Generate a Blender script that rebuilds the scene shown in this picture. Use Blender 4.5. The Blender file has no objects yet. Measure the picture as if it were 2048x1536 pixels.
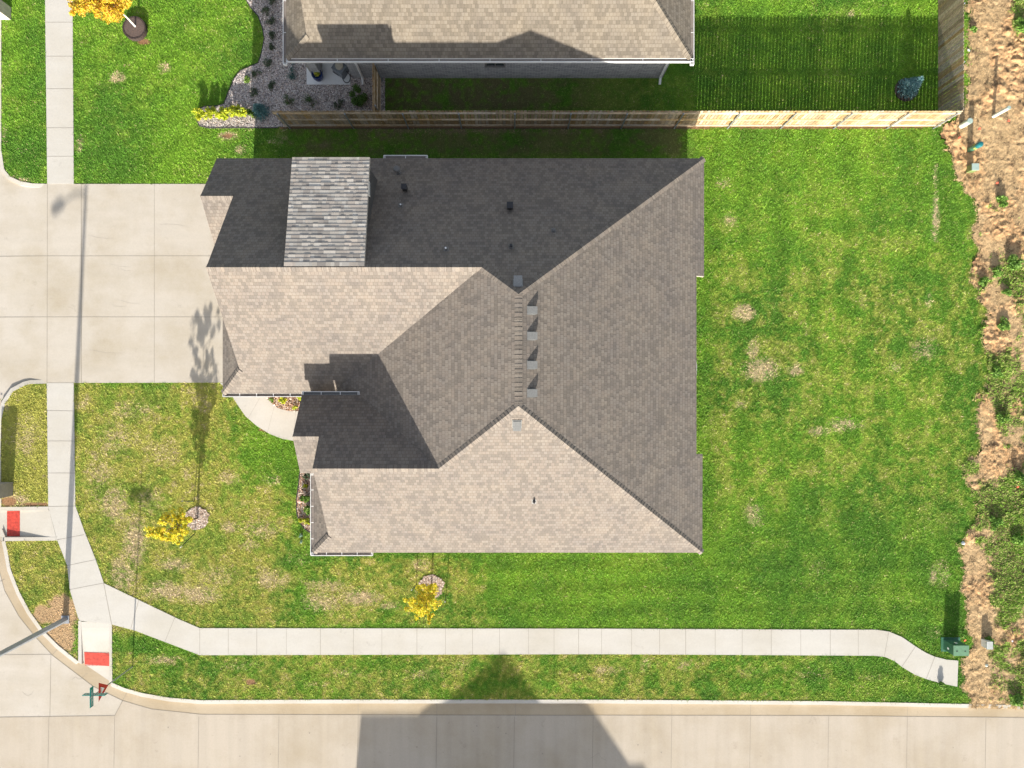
import bpy, bmesh, math, random
import numpy as np
from mathutils import Vector, Matrix
random.seed(7); RS_ = np.random.RandomState(11)
C = bpy.context.scene.collection
# ------------------------------------------------------------------ camera, sky, sun, exposure
SC = 46.0; HC = 30.0
cam_d = bpy.data.cameras.new('camera'); cam = bpy.data.objects.new('camera', cam_d); C.objects.link(cam)
cam.location = (0, 0, HC); cam.rotation_euler = (0, 0, 0)
cam_d.sensor_width = 36.0; cam_d.lens = 36.0*SC*HC/2048.0; cam_d.clip_end = 3000
bpy.context.scene.camera = cam
SUN_T = 0.36                                   # tan of the sun's elevation
SH = Vector((0.048, 1.0)).normalized()         # direction in which shadows fall
EL = math.atan(SUN_T)
w = bpy.data.worlds.new('World'); bpy.context.scene.world = w; w.use_nodes = True
nt = w.node_tree; bg = nt.nodes['Background']
sky = nt.nodes.new('ShaderNodeTexSky'); sky.sky_type = 'NISHITA'; sky.sun_disc = False
sky.sun_elevation = EL; sky.sun_rotation = math.radians(180+2.75); sky.air_density = 1.0; sky.dust_density = 1.6
hs_ = nt.nodes.new('ShaderNodeHueSaturation'); hs_.inputs['Saturation'].default_value = .5
nt.links.new(sky.outputs[0], hs_.inputs['Color']); nt.links.new(hs_.outputs[0], bg.inputs[0]); bg.inputs[1].default_value = 0.112
sd = bpy.data.lights.new('sun', 'SUN'); sd.energy = 4.9; sd.angle = math.radians(0.55); sd.color = (1.0, 0.93, 0.82)
sun = bpy.data.objects.new('sun', sd); C.objects.link(sun)
sv = Vector((-SH.x*math.cos(EL), -SH.y*math.cos(EL), math.sin(EL)))
sun.rotation_euler = sv.to_track_quat('Z', 'Y').to_euler(); sun.location = (-2, -20, 12)
vs = bpy.context.scene.view_settings
vs.view_transform = 'Standard'; vs.look = 'None'; vs.gamma = 1.0; vs.use_curve_mapping = False; vs.exposure = 1.12
bpy.context.scene.cycles.max_bounces = 5

# ------------------------------------------------------------------ helpers
def W(px, py, z=0.0):                          # real place of a point measured on the plan, at height z
    k = (1-z/HC)/SC
    return ((px-1024.0)*k, (768.0-py)*k)
def P(pts, z=0.0): return [W(a, b, z) for a, b in pts]
def tag(o, label=None, cat=None, group=None, kind=None):
    if label: o['label'] = label
    if cat: o['category'] = cat
    if group: o['group'] = group
    if kind: o['kind'] = kind
    return o
def empty(name, loc, label, cat, group=None):
    o = bpy.data.objects.new(name, None); C.objects.link(o); o.location = loc; o.empty_display_size = .2
    return tag(o, label, cat, group)
class MB:
    def __init__(s): s.v = []; s.f = []; s.uv = []; s.m = []; s.col = []; s.anycol = False
    def face(s, pts, mi=0, uv=None, col=None):
        i = len(s.v); s.v += [tuple(p) for p in pts]; s.f.append(tuple(range(i, i+len(pts))))
        s.uv.append(uv or [(p[0], p[1]) for p in pts]); s.m.append(mi)
        s.col.append(col or (1, 1, 1)); s.anycol |= col is not None
    def box(s, x0, y0, z0, x1, y1, z1, mi=0, M=None, col=None):
        p = [Vector(q) for q in ((x0,y0,z0),(x1,y0,z0),(x1,y1,z0),(x0,y1,z0),(x0,y0,z1),(x1,y0,z1),(x1,y1,z1),(x0,y1,z1))]
        if M: p = [M @ q for q in p]
        for q in ((4,5,6,7),(3,2,1,0),(0,1,5,4),(1,2,6,5),(2,3,7,6),(3,0,4,7)):
            s.face([p[i] for i in q], mi, col=col)
    def prism(s, poly, z0, z1, mi=0, mside=None, bottom=True, zf=None):
        a = sum(poly[i][0]*poly[(i+1) % len(poly)][1]-poly[(i+1) % len(poly)][0]*poly[i][1] for i in range(len(poly)))
        if a < 0: poly = poly[::-1]
        top = [(x, y, zf(x, y) if zf else z1) for x, y in poly]
        s.face(top, mi)
        if bottom: s.face([(x, y, z0) for x, y in poly[::-1]], mi)
        n = len(poly)
        for i in range(n):
            a_, b_ = poly[i], poly[(i+1) % n]; ta, tb = top[i], top[(i+1) % n]
            s.face([(a_[0], a_[1], z0), (b_[0], b_[1], z0), tb, ta], mi if mside is None else mside)
    def tube(s, pts, r, n=8, mi=0, caps=True, col=None):
        pts = [Vector(p) for p in pts]; rs = r if isinstance(r, (list, tuple)) else [r]*len(pts)
        rings = []
        for i, p in enumerate(pts):
            d = (pts[min(i+1, len(pts)-1)]-pts[max(i-1, 0)]).normalized()
            u = d.cross(Vector((0, 0, 1))) if abs(d.z) < .95 else d.cross(Vector((0, 1, 0)))
            u.normalize(); v = d.cross(u)
            rings.append([p+(u*math.cos(2*math.pi*k/n)+v*math.sin(2*math.pi*k/n))*rs[i] for k in range(n)])
        for i in range(len(pts)-1):
            for k in range(n):
                s.face([rings[i][k], rings[i][(k+1) % n], rings[i+1][(k+1) % n], rings[i+1][k]], mi, col=col)
        if caps: s.face(rings[0], mi, col=col); s.face(rings[-1][::-1], mi, col=col)
    def lathe(s, c, prof, n=16, mi=0, M=None):
        R = [[Vector((c[0]+r*math.cos(2*math.pi*k/n), c[1]+r*math.sin(2*math.pi*k/n), c[2]+z)) for k in range(n)] for r, z in prof]
        if M: R = [[M @ q for q in g] for g in R]
        for i in range(len(R)-1):
            for k in range(n): s.face([R[i][k], R[i][(k+1) % n], R[i+1][(k+1) % n], R[i+1][k]], mi)
        s.face(R[-1], mi)
    def build(s, name, mats, parent=None, origin=(0, 0, 0), smooth=False):
        me = bpy.data.meshes.new(name)
        ox, oy, oz = origin
        me.from_pydata([(x-ox, y-oy, z-oz) for x, y, z in s.v], [], s.f)
        for m_ in (mats if isinstance(mats, (list, tuple)) else [mats]): me.materials.append(m_)
        me.polygons.foreach_set('material_index', s.m)
        ul = me.uv_layers.new(name='UVMap')
        ul.data.foreach_set('uv', [c for f in s.uv for p in f for c in p])
        if s.anycol:
            at = me.attributes.new('Col', 'FLOAT_COLOR', 'FACE')
            at.data.foreach_set('color', [c for q in s.col for c in (q[0], q[1], q[2], 1.0)])
        bm = bmesh.new(); bm.from_mesh(me); bmesh.ops.remove_doubles(bm, verts=bm.verts, dist=1e-5)
        bm.to_mesh(me); bm.free()
        if smooth: me.polygons.foreach_set('use_smooth', [True]*len(me.polygons))
        me.update()
        o = bpy.data.objects.new(name, me); C.objects.link(o)
        if parent: o.parent = parent; o.location = (ox-parent_world(parent)[0], oy-parent_world(parent)[1], oz-parent_world(parent)[2])
        else: o.location = origin
        return o
def parent_world(p):
    v = Vector(p.location); q = p.parent
    while q: v += q.location; q = q.parent
    return v
def npmesh(name, V, F, mat, col=None, parent=None, origin=(0, 0, 0)):   # V (n,3), F (m,k)
    V = np.asarray(V, np.float32)-np.asarray(origin, np.float32); F = np.asarray(F, np.int32); m, k = F.shape
    me = bpy.data.meshes.new(name); me.vertices.add(len(V)); me.vertices.foreach_set('co', V.ravel())
    me.loops.add(m*k); me.loops.foreach_set('vertex_index', F.ravel())
    me.polygons.add(m); me.polygons.foreach_set('loop_start', np.arange(0, m*k, k, dtype=np.int32))
    me.polygons.foreach_set('loop_total', np.full(m, k, np.int32))
    me.materials.append(mat); me.update(calc_edges=True)
    if col is not None:
        dom = 'FACE' if len(col) == m and len(col) != len(V) else 'POINT'
        at = me.attributes.new('Col', 'FLOAT_COLOR', dom)
        at.data.foreach_set('color', np.hstack([np.asarray(col, np.float32), np.ones((len(col), 1), np.float32)]).ravel())
    o = bpy.data.objects.new(name, me); C.objects.link(o)
    if parent:
        o.parent = parent; pw = parent_world(parent); o.location = Vector(origin)-pw
    else: o.location = origin
    return o
def _h(ix, iy, s):
    n = (ix.astype(np.int64)*374761393+iy.astype(np.int64)*668265263+s*1274126177) & 0xffffffff
    n = ((n ^ (n >> 13))*1274126177) & 0xffffffff
    return ((n ^ (n >> 16)) & 0xffffff)/float(0xffffff)
def noise(x, y, f, s=0):
    x = np.asarray(x)*f; y = np.asarray(y)*f; ix = np.floor(x); iy = np.floor(y); fx = x-ix; fy = y-iy
    fx = fx*fx*(3-2*fx); fy = fy*fy*(3-2*fy)
    a = _h(ix, iy, s); b = _h(ix+1, iy, s); c = _h(ix, iy+1, s); d = _h(ix+1, iy+1, s)
    return (a*(1-fx)+b*fx)*(1-fy)+(c*(1-fx)+d*fx)*fy
def fbm(x, y, f, s=0, o=4):
    t = 0; a = .5; n = 0
    for i in range(o): t = t+a*noise(x, y, f*2**i, s+i*17); n += a; a *= .55
    return t/n
def inpoly(x, y, poly):
    r = np.zeros(x.shape, bool); n = len(poly)
    for i in range(n):
        x0, y0 = poly[i]; x1, y1 = poly[(i+1) % n]
        if y0 == y1: continue
        c = ((y0 > y) != (y1 > y)) & (x < (x1-x0)*(y-y0)/(y1-y0)+x0)
        r ^= c
    return r
def smst(a, b, x): t = np.clip((x-a)/(b-a), 0, 1); return t*t*(3-2*t)

# ------------------------------------------------------------------ materials
def mat(name):
    m = bpy.data.materials.new(name); m.use_nodes = True
    return m, m.node_tree, m.node_tree.nodes['Principled BSDF']
def N(nt, t, **k):
    n = nt.nodes.new(t)
    for a, b in k.items():
        if a.startswith('i_'):
            key = a[2:]; key = int(key) if key.isdigit() else key.replace('_', ' ')
            n.inputs[key].default_value = b
        else: setattr(n, a, b)
    return n
def ramp(nt, src, stops):
    r = nt.nodes.new('ShaderNodeValToRGB'); nt.links.new(src, r.inputs[0])
    e = r.color_ramp.elements
    while len(e) < len(stops): e.new(.5)
    for i, (p, c) in enumerate(stops): e[i].position = p; e[i].color = (*c, 1)
    return r.outputs[0]
def mul(nt, a, b, f=1.0, mode='MULTIPLY'):
    n = nt.nodes.new('ShaderNodeMix'); n.data_type = 'RGBA'; n.blend_type = mode
    if isinstance(f, float): n.inputs[0].default_value = f
    else: nt.links.new(f, n.inputs[0])
    for i, s in ((6, a), (7, b)):
        if isinstance(s, tuple): n.inputs[i].default_value = (*s, 1)
        else: nt.links.new(s, n.inputs[i])
    return n.outputs[2]
def simple(name, col, rough=.6, metal=0.0, var=.12, scale=8.0, bump=0.0):
    m, nt, b = mat(name); b.inputs['Roughness'].default_value = rough; b.inputs['Metallic'].default_value = metal
    tc = N(nt, 'ShaderNodeTexCoord'); ns = N(nt, 'ShaderNodeTexNoise', i_Scale=scale, i_Detail=5.0)
    nt.links.new(tc.outputs['Object'], ns.inputs['Vector'])
    c = ramp(nt, ns.outputs[0], [(.3, tuple(x*(1-var) for x in col)), (.7, tuple(min(1, x*(1+var)) for x in col))])
    nt.links.new(c, b.inputs['Base Color'])
    if bump:
        bp = N(nt, 'ShaderNodeBump', i_Strength=.6, i_Distance=bump); nt.links.new(ns.outputs[0], bp.inputs['Height']); nt.links.new(bp.outputs[0], b.inputs['Normal'])
    return m
def concrete(name, col, streak=0.0, stain=(.72, .66, .52), amt=.22):
    m, nt, b = mat(name); b.inputs['Roughness'].default_value = .85
    g = N(nt, 'ShaderNodeNewGeometry')
    n1 = N(nt, 'ShaderNodeTexNoise', i_Scale=.35, i_Detail=5.0, i_Roughness=.62); nt.links.new(g.outputs['Position'], n1.inputs['Vector'])
    n2 = N(nt, 'ShaderNodeTexNoise', i_Scale=14.0, i_Detail=6.0, i_Roughness=.7); nt.links.new(g.outputs['Position'], n2.inputs['Vector'])
    mp = N(nt, 'ShaderNodeMapping'); mp.inputs['Scale'].default_value = (3.2, .16, 1) if streak > 0 else (.5, 2.6, 1)
    nt.links.new(g.outputs['Position'], mp.inputs['Vector'])
    n3 = N(nt, 'ShaderNodeTexNoise', i_Scale=1.0, i_Detail=4.0); nt.links.new(mp.outputs[0], n3.inputs['Vector'])
    c = mul(nt, col, stain, ramp(nt, n1.outputs[0], [(.42, (0, 0, 0)), (.72, (amt*2,)*3)]), 'MULTIPLY')
    c = mul(nt, c, ramp(nt, n3.outputs[0], [(.3, (1-max(.05, abs(streak)),)*3), (.65, (1, 1, 1))]))
    c = mul(nt, c, ramp(nt, n2.outputs[0], [(.3, (.93, .93, .93)), (.62, (1, 1, 1))]))
    n4 = N(nt, 'ShaderNodeTexNoise', i_Scale=1.7, i_Detail=9.0, i_Roughness=.75); nt.links.new(g.outputs['Position'], n4.inputs['Vector'])
    c = mul(nt, c, ramp(nt, n4.outputs[0], [(.28, (.82, .81, .8)), (.4, (1, 1, 1))]))
    nt.links.new(c, b.inputs['Base Color'])
    bp = N(nt, 'ShaderNodeBump', i_Strength=.35, i_Distance=.004); nt.links.new(n2.outputs[0], bp.inputs['Height']); nt.links.new(bp.outputs[0], b.inputs['Normal'])
    return m
def shingle(name, dark, light, warm):
    m, nt, b = mat(name); b.inputs['Roughness'].default_value = .92
    uv = N(nt, 'ShaderNodeUVMap'); uv.uv_map = 'UVMap'
    outs = []
    nz = N(nt, 'ShaderNodeTexNoise', i_Scale=1.1, i_Detail=3.0); nt.links.new(uv.outputs[0], nz.inputs['Vector'])
    for (bw, off, fr, sh) in ((.135, .41, 2, 0.0), (.21, .27, 3, 3.37)):
        mp = N(nt, 'ShaderNodeMapping'); mp.inputs['Location'].default_value = (sh, 0, 0); nt.links.new(uv.outputs[0], mp.inputs['Vector'])
        br = N(nt, 'ShaderNodeTexBrick', offset=off, offset_frequency=fr, squash=1.35 if sh else 1.0, squash_frequency=3)
        br.inputs['Color1'].default_value = (0, 0, 0, 1); br.inputs['Color2'].default_value = (1, 1, 1, 1); br.inputs['Mortar'].default_value = (.5, .5, .5, 1)
        br.inputs['Scale'].default_value = 1; br.inputs['Mortar Size'].default_value = .006; br.inputs['Mortar Smooth'].default_value = .3
        br.inputs['Bias'].default_value = 0; br.inputs['Brick Width'].default_value = bw; br.inputs['Row Height'].default_value = .137
        nt.links.new(mp.outputs[0], br.inputs['Vector']); outs.append(br)
    sm = mul(nt, outs[0].outputs[0], outs[1].outputs[0], .3, 'MIX')
    c = ramp(nt, sm, [(.22, dark), (.40, tuple(.65*a+.35*bb for a, bb in zip(dark, light))), (.52, tuple(.5*(a+bb) for a, bb in zip(light, warm))), (.78, light)])
    c = mul(nt, c, ramp(nt, nz.outputs[0], [(.3, (.86, .86, .88)), (.7, (1.06, 1.04, 1.0))]))
    gr = N(nt, 'ShaderNodeTexNoise', i_Scale=45.0, i_Detail=3.0); nt.links.new(uv.outputs[0], gr.inputs['Vector'])
    c = mul(nt, c, ramp(nt, gr.outputs[0], [(.3, (.85, .85, .85)), (.7, (1.1, 1.1, 1.1))]))
    c = mul(nt, c, (.60, .58, .56), outs[0].outputs['Fac'])  # dark tab outlines, painted in for the shadows that tab edges cast
    nt.links.new(c, b.inputs['Base Color'])
    # relief: every course is thicker at its lower edge, tabs differ in thickness
    sp = N(nt, 'ShaderNodeSeparateXYZ'); nt.links.new(uv.outputs[0], sp.inputs[0])
    dv = N(nt, 'ShaderNodeMath', operation='DIVIDE'); dv.inputs[1].default_value = .137; nt.links.new(sp.outputs[1], dv.inputs[0])
    fr = N(nt, 'ShaderNodeMath', operation='FRACT'); nt.links.new(dv.outputs[0], fr.inputs[0])
    iv = N(nt, 'ShaderNodeMath', operation='SUBTRACT'); iv.inputs[0].default_value = 1; nt.links.new(fr.outputs[0], iv.inputs[1])
    md = N(nt, 'ShaderNodeMath', operation='MULTIPLY_ADD'); md.inputs[1].default_value = .8
    nt.links.new(sm, md.inputs[0]); nt.links.new(iv.outputs[0], md.inputs[2])
    bp = N(nt, 'ShaderNodeBump', i_Strength=.75, i_Distance=.014); nt.links.new(md.outputs[0], bp.inputs['Height']); nt.links.new(bp.outputs[0], b.inputs['Normal'])
    return m
def brick(name, cols, mortar):
    m, nt, b = mat(name); b.inputs['Roughness'].default_value = .85
    g = N(nt, 'ShaderNodeNewGeometry'); sp = N(nt, 'ShaderNodeSeparateXYZ'); nt.links.new(g.outputs['Position'], sp.inputs[0])
    ad = N(nt, 'ShaderNodeMath', operation='ADD'); nt.links.new(sp.outputs[0], ad.inputs[0]); nt.links.new(sp.outputs[1], ad.inputs[1])
    cb = N(nt, 'ShaderNodeCombineXYZ'); nt.links.new(ad.outputs[0], cb.inputs[0]); nt.links.new(sp.outputs[2], cb.inputs[1])
    br = N(nt, 'ShaderNodeTexBrick'); nt.links.new(cb.outputs[0], br.inputs['Vector'])
    br.inputs['Scale'].default_value = 1; br.inputs['Brick Width'].default_value = .24; br.inputs['Row Height'].default_value = .075; br.inputs['Mortar Size'].default_value = .008
    br.inputs['Color1'].default_value = (0, 0, 0, 1); br.inputs['Color2'].default_value = (1, 1, 1, 1); br.inputs['Mortar'].default_value = (.5, .5, .5, 1)
    c = ramp(nt, br.outputs[0], [(.0, cols[0]), (.4, cols[1]), (.8, cols[2]), (1, cols[0])])
    c = mul(nt, c, mortar, br.outputs['Fac'], 'MIX')
    nt.links.new(c, b.inputs['Base Color'])
    bp = N(nt, 'ShaderNodeBump', i_Strength=.8, i_Distance=.01, invert=True); nt.links.new(br.outputs['Fac'], bp.inputs['Height']); nt.links.new(bp.outputs[0], b.inputs['Normal'])
    return m
def attr_mat(name, rough=.7, trans=0.0, bumpscale=0.0, spec=.3):
    m, nt, b = mat(name); b.inputs['Roughness'].default_value = rough; b.inputs['Specular IOR Level'].default_value = spec
    a = N(nt, 'ShaderNodeAttribute', attribute_name='Col'); col = a.outputs[0]
    if bumpscale:
        g = N(nt, 'ShaderNodeNewGeometry'); ns = N(nt, 'ShaderNodeTexNoise', i_Scale=bumpscale, i_Detail=6.0, i_Roughness=.7); nt.links.new(g.outputs['Position'], ns.inputs['Vector'])
        col = mul(nt, col, ramp(nt, ns.outputs[0], [(.3, (.6, .6, .6)), (.7, (1.3, 1.3, 1.3))]))
        bp = N(nt, 'ShaderNodeBump', i_Strength=.8, i_Distance=.03); nt.links.new(ns.outputs[0], bp.inputs['Height']); nt.links.new(bp.outputs[0], b.inputs['Normal'])
    nt.links.new(col, b.inputs['Base Color'])
    if trans:
        t = N(nt, 'ShaderNodeBsdfTranslucent'); nt.links.new(col, t.inputs[0]); mx = N(nt, 'ShaderNodeMixShader'); mx.inputs[0].default_value = trans
        nt.links.new(b.outputs[0], mx.inputs[1]); nt.links.new(t.outputs[0], mx.inputs[2]); nt.links.new(mx.outputs[0], nt.nodes['Material Output'].inputs[0])
    return m
M_walk = concrete('walk_concrete', (.52, .497, .455), amt=.18)
M_drive = concrete('drive_concrete', (.50, .455, .392), amt=.35)
M_street = concrete('street_concrete', (.465, .405, .33), streak=.08, amt=.28)
M_apron = concrete('corner_concrete', (.505, .46, .40), amt=.3)
M_gutterpan = concrete('gutter_concrete', (.44, .36, .255), amt=.35)
M_curb = concrete('curb_concrete', (.53, .50, .45), amt=.25)
M_joint = simple('joint_line', (.27, .24, .20), .9)
M_shing = shingle('roof_shingles', (.150, .131, .114), (.208, .183, .159), (.19, .154, .128))
M_shing2 = shingle('neighbour_shingles', (.143, .122, .095), (.205, .178, .142), (.18, .15, .115))
M_dorm = attr_mat('dormer_shingles', .9)
M_fascia = simple('fascia_paint', (.42, .38, .33), .6)
M_white = simple('white_metal', (.80, .80, .79), .4, var=.03)
M_gutin = simple('gutter_inside', (.22, .19, .17), .7)
M_brick = brick('tan_brick', [(.36, .26, .2), (.45, .34, .27), (.3, .22, .18)], (.5, .47, .42))
M_brick2 = brick('grey_brick', [(.24, .24, .25), (.36, .36, .37), (.17, .18, .2)], (.55, .54, .52))
M_siding = simple('siding', (.45, .43, .4), .7)
M_glass = simple('window_glass', (.03, .04, .05), .08, var=.05)
M_galv = simple('galvanised_steel', (.34, .37, .40), .45, .6, scale=20)
M_pole = simple('pole_paint', (.27, .29, .32), .5, .0, scale=3)
M_dark = simple('dark_metal', (.03, .03, .033), .5)
M_ventg = simple('vent_metal', (.165, .168, .165), .8, .0, scale=20)
M_lead = simple('lead_flashing', (.15, .145, .14), .6, scale=20)
M_red = simple('red_tactile', (.50, .05, .03), .65, var=.28, scale=9, bump=.004)
M_signred = simple('sign_red', (.50, .02, .03), .35, var=.05)
M_signwhite = simple('sign_white', (.78, .78, .76), .35, var=.03)
M_signgreen = simple('sign_green', (.0, .19, .17), .35, var=.08)
M_tgreen = simple('transformer_green', (.05, .15, .09), .4, var=.1)
M_olive = simple('olive_plastic', (.15, .2, .07), .5)
M_teal = simple('teal_plastic', (.01, .15, .17), .35)
M_yel = simple('yellow_label', (.7, .65, .08), .5)
M_pvc = simple('pale_pvc', (.62, .68, .58), .5, var=.06)
M_blackedge = simple('edging', (.035, .032, .03), .6)
M_soilb = simple('black_mulch', (.055, .042, .036), .9, var=.4, scale=30, bump=.02)
M_blue = simple('blue_glaze', (.012, .03, .13), .25)
M_grey = simple('grey_plastic', (.16, .18, .2), .5)
M_stone = brick('stone_pillar', [(.5, .42, .32), (.6, .53, .42), (.4, .33, .26)], (.6, .56, .48))
M_pstone = simple('grey_stone', (.30, .29, .26), .8, scale=12, bump=.02)
M_bark = simple('bark', (.16, .12, .085), .85, scale=30)
M_wbark = simple('wrapped_trunk', (.75, .72, .66), .7)
M_leaf = attr_mat('leaves', .55, .22)
M_grass = attr_mat('grass_blades', .65, 0.0, spec=.12)
M_ground = attr_mat('lawn_soil', .95, bumpscale=22.0, spec=.1)
M_clod = attr_mat('rough_dirt', .95, bumpscale=30.0, spec=.1)
M_chip = attr_mat('chips', .85)
M_far = simple('far_grass', (.10, .16, .045), .9, var=.3, scale=.5)
def wood(name, a, b_, ):
    return attr_mat(name, .8, bumpscale=9.0, spec=.2)
M_wood = wood('fence_wood', 0, 0)
M_paving = concrete('patio_concrete', (.5, .5, .5), amt=.1)

# ------------------------------------------------------------------ ground layout (plan pixels)
CURB_N = [(2,-900),(2,300),(8,339),(20,354),(42,364),(65,368),(94,368.5)]
CURB_M = [(94,766),(60,767),(49,770),(26,782),(10,805),(2,838),(1,900),(2,1014)]
CURB_S = [(10,1082),(14,1100),(21,1139),(39,1185),(60,1224),(86,1261),(117,1292),(156,1323)]
CURB_E = [(224,1366),(250,1377),(286,1387),(338,1396),(400,1401),(640,1400),(1200,1400),(1648,1403),(2048,1411),(3200,1430)]
PAN = [(-12,1120),(5,1183),(34,1235),(65,1274),(101,1313),(182,1375),(242,1404),(300,1421),(400,1431.6),(1000,1433),(1648,1434),(2048,1438),(3200,1450)]
DRIVE = [(94,368),(520,368),(520,765),(94,766)]
APRON = [(94,368),(94,766),(60,764),(40,768),(0,798),(-30,830),(-30,320),(0,335),(13,352),(33,367),(59,372)]
WALKN = [(86,-400),(143,-400),(148,368),(95,368)]
WALKW = [(94,766),(148,766),(151,1011),(169,1062),(192,1119),(205,1157),(208,1166),(224,1248.5),(160,1241),(157,1236),(140,1179),(135,1131),(115,1080),(97,1013)]
WALKS = [(208,1166),(358,1238),(400,1256),(1200,1257),(1648,1259),(1752,1259),(1778,1263),(1804,1274),(1830,1292),(1851,1305),(1869,1313),(1893,1319),(1916,1321),
         (1914,1373),(1882,1366),(1856,1359),(1830,1349.5),(1804,1334),(1789,1322),(1770,1313.6),(1747,1311),(1200,1308),(400,1310),(271,1261),(224,1248.5)]
RAMPW = [(-6,1014),(97,1013),(115,1080),(-6,1082)]
RAMPS = [(158,1241),(224,1248.5),(224,1368),(156,1325)]
WALKF = [(440,766),(455,779),(463,790),(475,809),(491,832),(514,852),(540,868),(566,878),(590,882),(760,882),(760,822),(598,822),(579,822),(556,816),(540,803),(529,790),(520,766)]
BEDF = [(520,740),(529,790),(540,803),(556,816),(579,822),(640,822),(640,740)]
BEDS = [(640,925),(606,925),(599,950),(598,965),(593,998),(594,1027),(600,1045),(610,1058),(623,1066),(650,1070)]
ROCK = [(487,-10),(500,14),(517,33),(525,55),(529,77),(524,104),(517,126),(500,134),(481,142),(468,159),(459,180),(448,208),(437,212),(410,213),(396,219),(392,238),(399,252),(416,256),(500,256),(556,256),
        (556,254),(770,248),(770,150),(760,-10)]
STREET = [(-900,-900),(-2,-900),(-2,1050),(4,1100),(14,1145),(32,1190),(53,1229),(80,1267),(112,1299),(152,1330),(222,1374),(248,1384),(284,1394),(337,1403),(400,1408),(1200,1407),(1648,1410),(2048,1418),(3200,1437),(3200,1830),(-900,1830)]
PATIO = [(1330,640),(1380,660),(1390,700),(1394,735),(1391,775),(1382,800),(1330,820)]
HOUSE = [(-11.3,8.6),(-11.3,5.6),(-11.1,5.6),(-11.1,-.05),(-5.8,-.05),(-5.8,-3.4),(-7.5,-3.4),(-7.5,-6.35),(7.2,-6.35),(7.2,-3.1),(6.9,-3.1),(6.9,4.6),(7.25,4.6),(7.25,8.6)]
NHOUSE = [(-6.9,13.3),(6.54,13.3),(6.54,23.4),(-8.5,23.4),(-8.5,15.0),(-6.9,15.0)]
def roughedge(py):
    ys = [-400,0,200,245,255,300,321,352,383,399,425,456,516,571,612,690,773,825,898,934,986,1051,1090,1106,1150,1250,1300,1321,1375,1400,1900]
    xs = [1935,1935,1935,1905,1882,1882,1898,1916,1929,1950,1953,1942,1950,1937,1963,1966,1963,1955,1958,1924,1942,1942,1915,1912,1925,1932,1940,1916,1926,1945,1945]
    return np.interp(py, ys, xs)
def topx(x, y): return x*SC+1024, 768-y*SC

# dry patches on the lawn: (px, py, rx, ry, strength)
DRY = [(1490,625,24,18,1),(1522,740,36,26,.9),(1505,700,16,30,.6),(1590,742,18,14,.7),(1690,850,38,18,.75),(1640,862,26,12,.7),(1510,1030,26,34,.6),(1480,810,14,16,.5),
 (1445,365,16,14,.55),(1460,440,20,18,.5),(1872,430,9,48,.9),(1872,350,7,30,.7),(1858,600,10,20,.6),(1870,470,12,16,.8),(1545,600,30,40,.3),(1610,660,20,30,.35),(1720,600,30,50,.3),
 (1850,700,40,30,.55),(1790,735,16,14,.5),(1800,720,40,60,.25),(1885,1150,22,50,.4),(1865,1150,12,24,.6),(1650,1130,40,50,.25),
 (720,1195,44,18,.8),(640,1205,50,28,.6),(780,1212,30,14,.6),(540,1160,50,30,.55),(440,1150,60,30,.5),(590,1120,60,20,.4),(520,1060,50,26,.6),(460,1055,22,12,.8),(500,1090,30,14,.6),
 (270,1085,26,60,.9),(245,1150,36,44,.8),(330,1180,60,28,.7),(300,1000,40,40,.55),(230,1010,40,50,.7),(200,960,40,70,.5),(330,900,60,60,.35),(230,880,50,60,.5),(270,820,80,34,.5),(400,1190,50,24,.7),(350,1130,40,20,.7),
 (460,960,34,20,.5),(545,960,24,14,.5),(480,1010,26,12,.45),(650,1170,60,20,.5),(880,1180,40,60,.35),(840,1130,30,20,.5),(930,1330,50,16,.4),(480,1330,70,20,.45),(330,1320,50,14,.6),(700,1345,60,16,.4),(850,1350,60,20,.45),(620,1370,60,14,.4),
 (1220,1340,60,14,.45),(1290,1330,14,26,.5),(1370,1330,24,16,.5),(1620,1350,60,20,.35),(1500,1345,60,20,.35),(1750,1350,50,18,.3),(1760,1270,40,16,.4),(1870,1265,30,16,.45),
 (235,155,16,12,.9),(330,135,14,12,.8),(290,105,30,14,.3),(205,170,20,10,.3),(250,130,24,14,.3),(455,272,18,8,1),(480,300,16,12,.7),(300,40,40,20,.12),(160,290,10,26,.6),(50,300,20,14,.5),(40,360,24,10,.7),(10,270,8,26,.6),(300,290,60,20,.25),(440,250,30,12,.4),
 (30,1000,40,14,.9),(60,1008,40,6,.9),(45,900,30,60,.5),(60,860,24,60,.35),(15,1000,16,22,.8),(12,810,10,24,.6),(70,1170,30,30,.15),
 (560,280,40,14,.5),(650,290,60,12,.4),(780,275,80,10,.4),(900,262,400,10,.5),(1700,30,8,8,.5),(1460,560,20,20,.3),(1770,10,10,8,.4),(1000,170,300,16,.2),(1560,1080,60,30,.12)]
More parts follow.
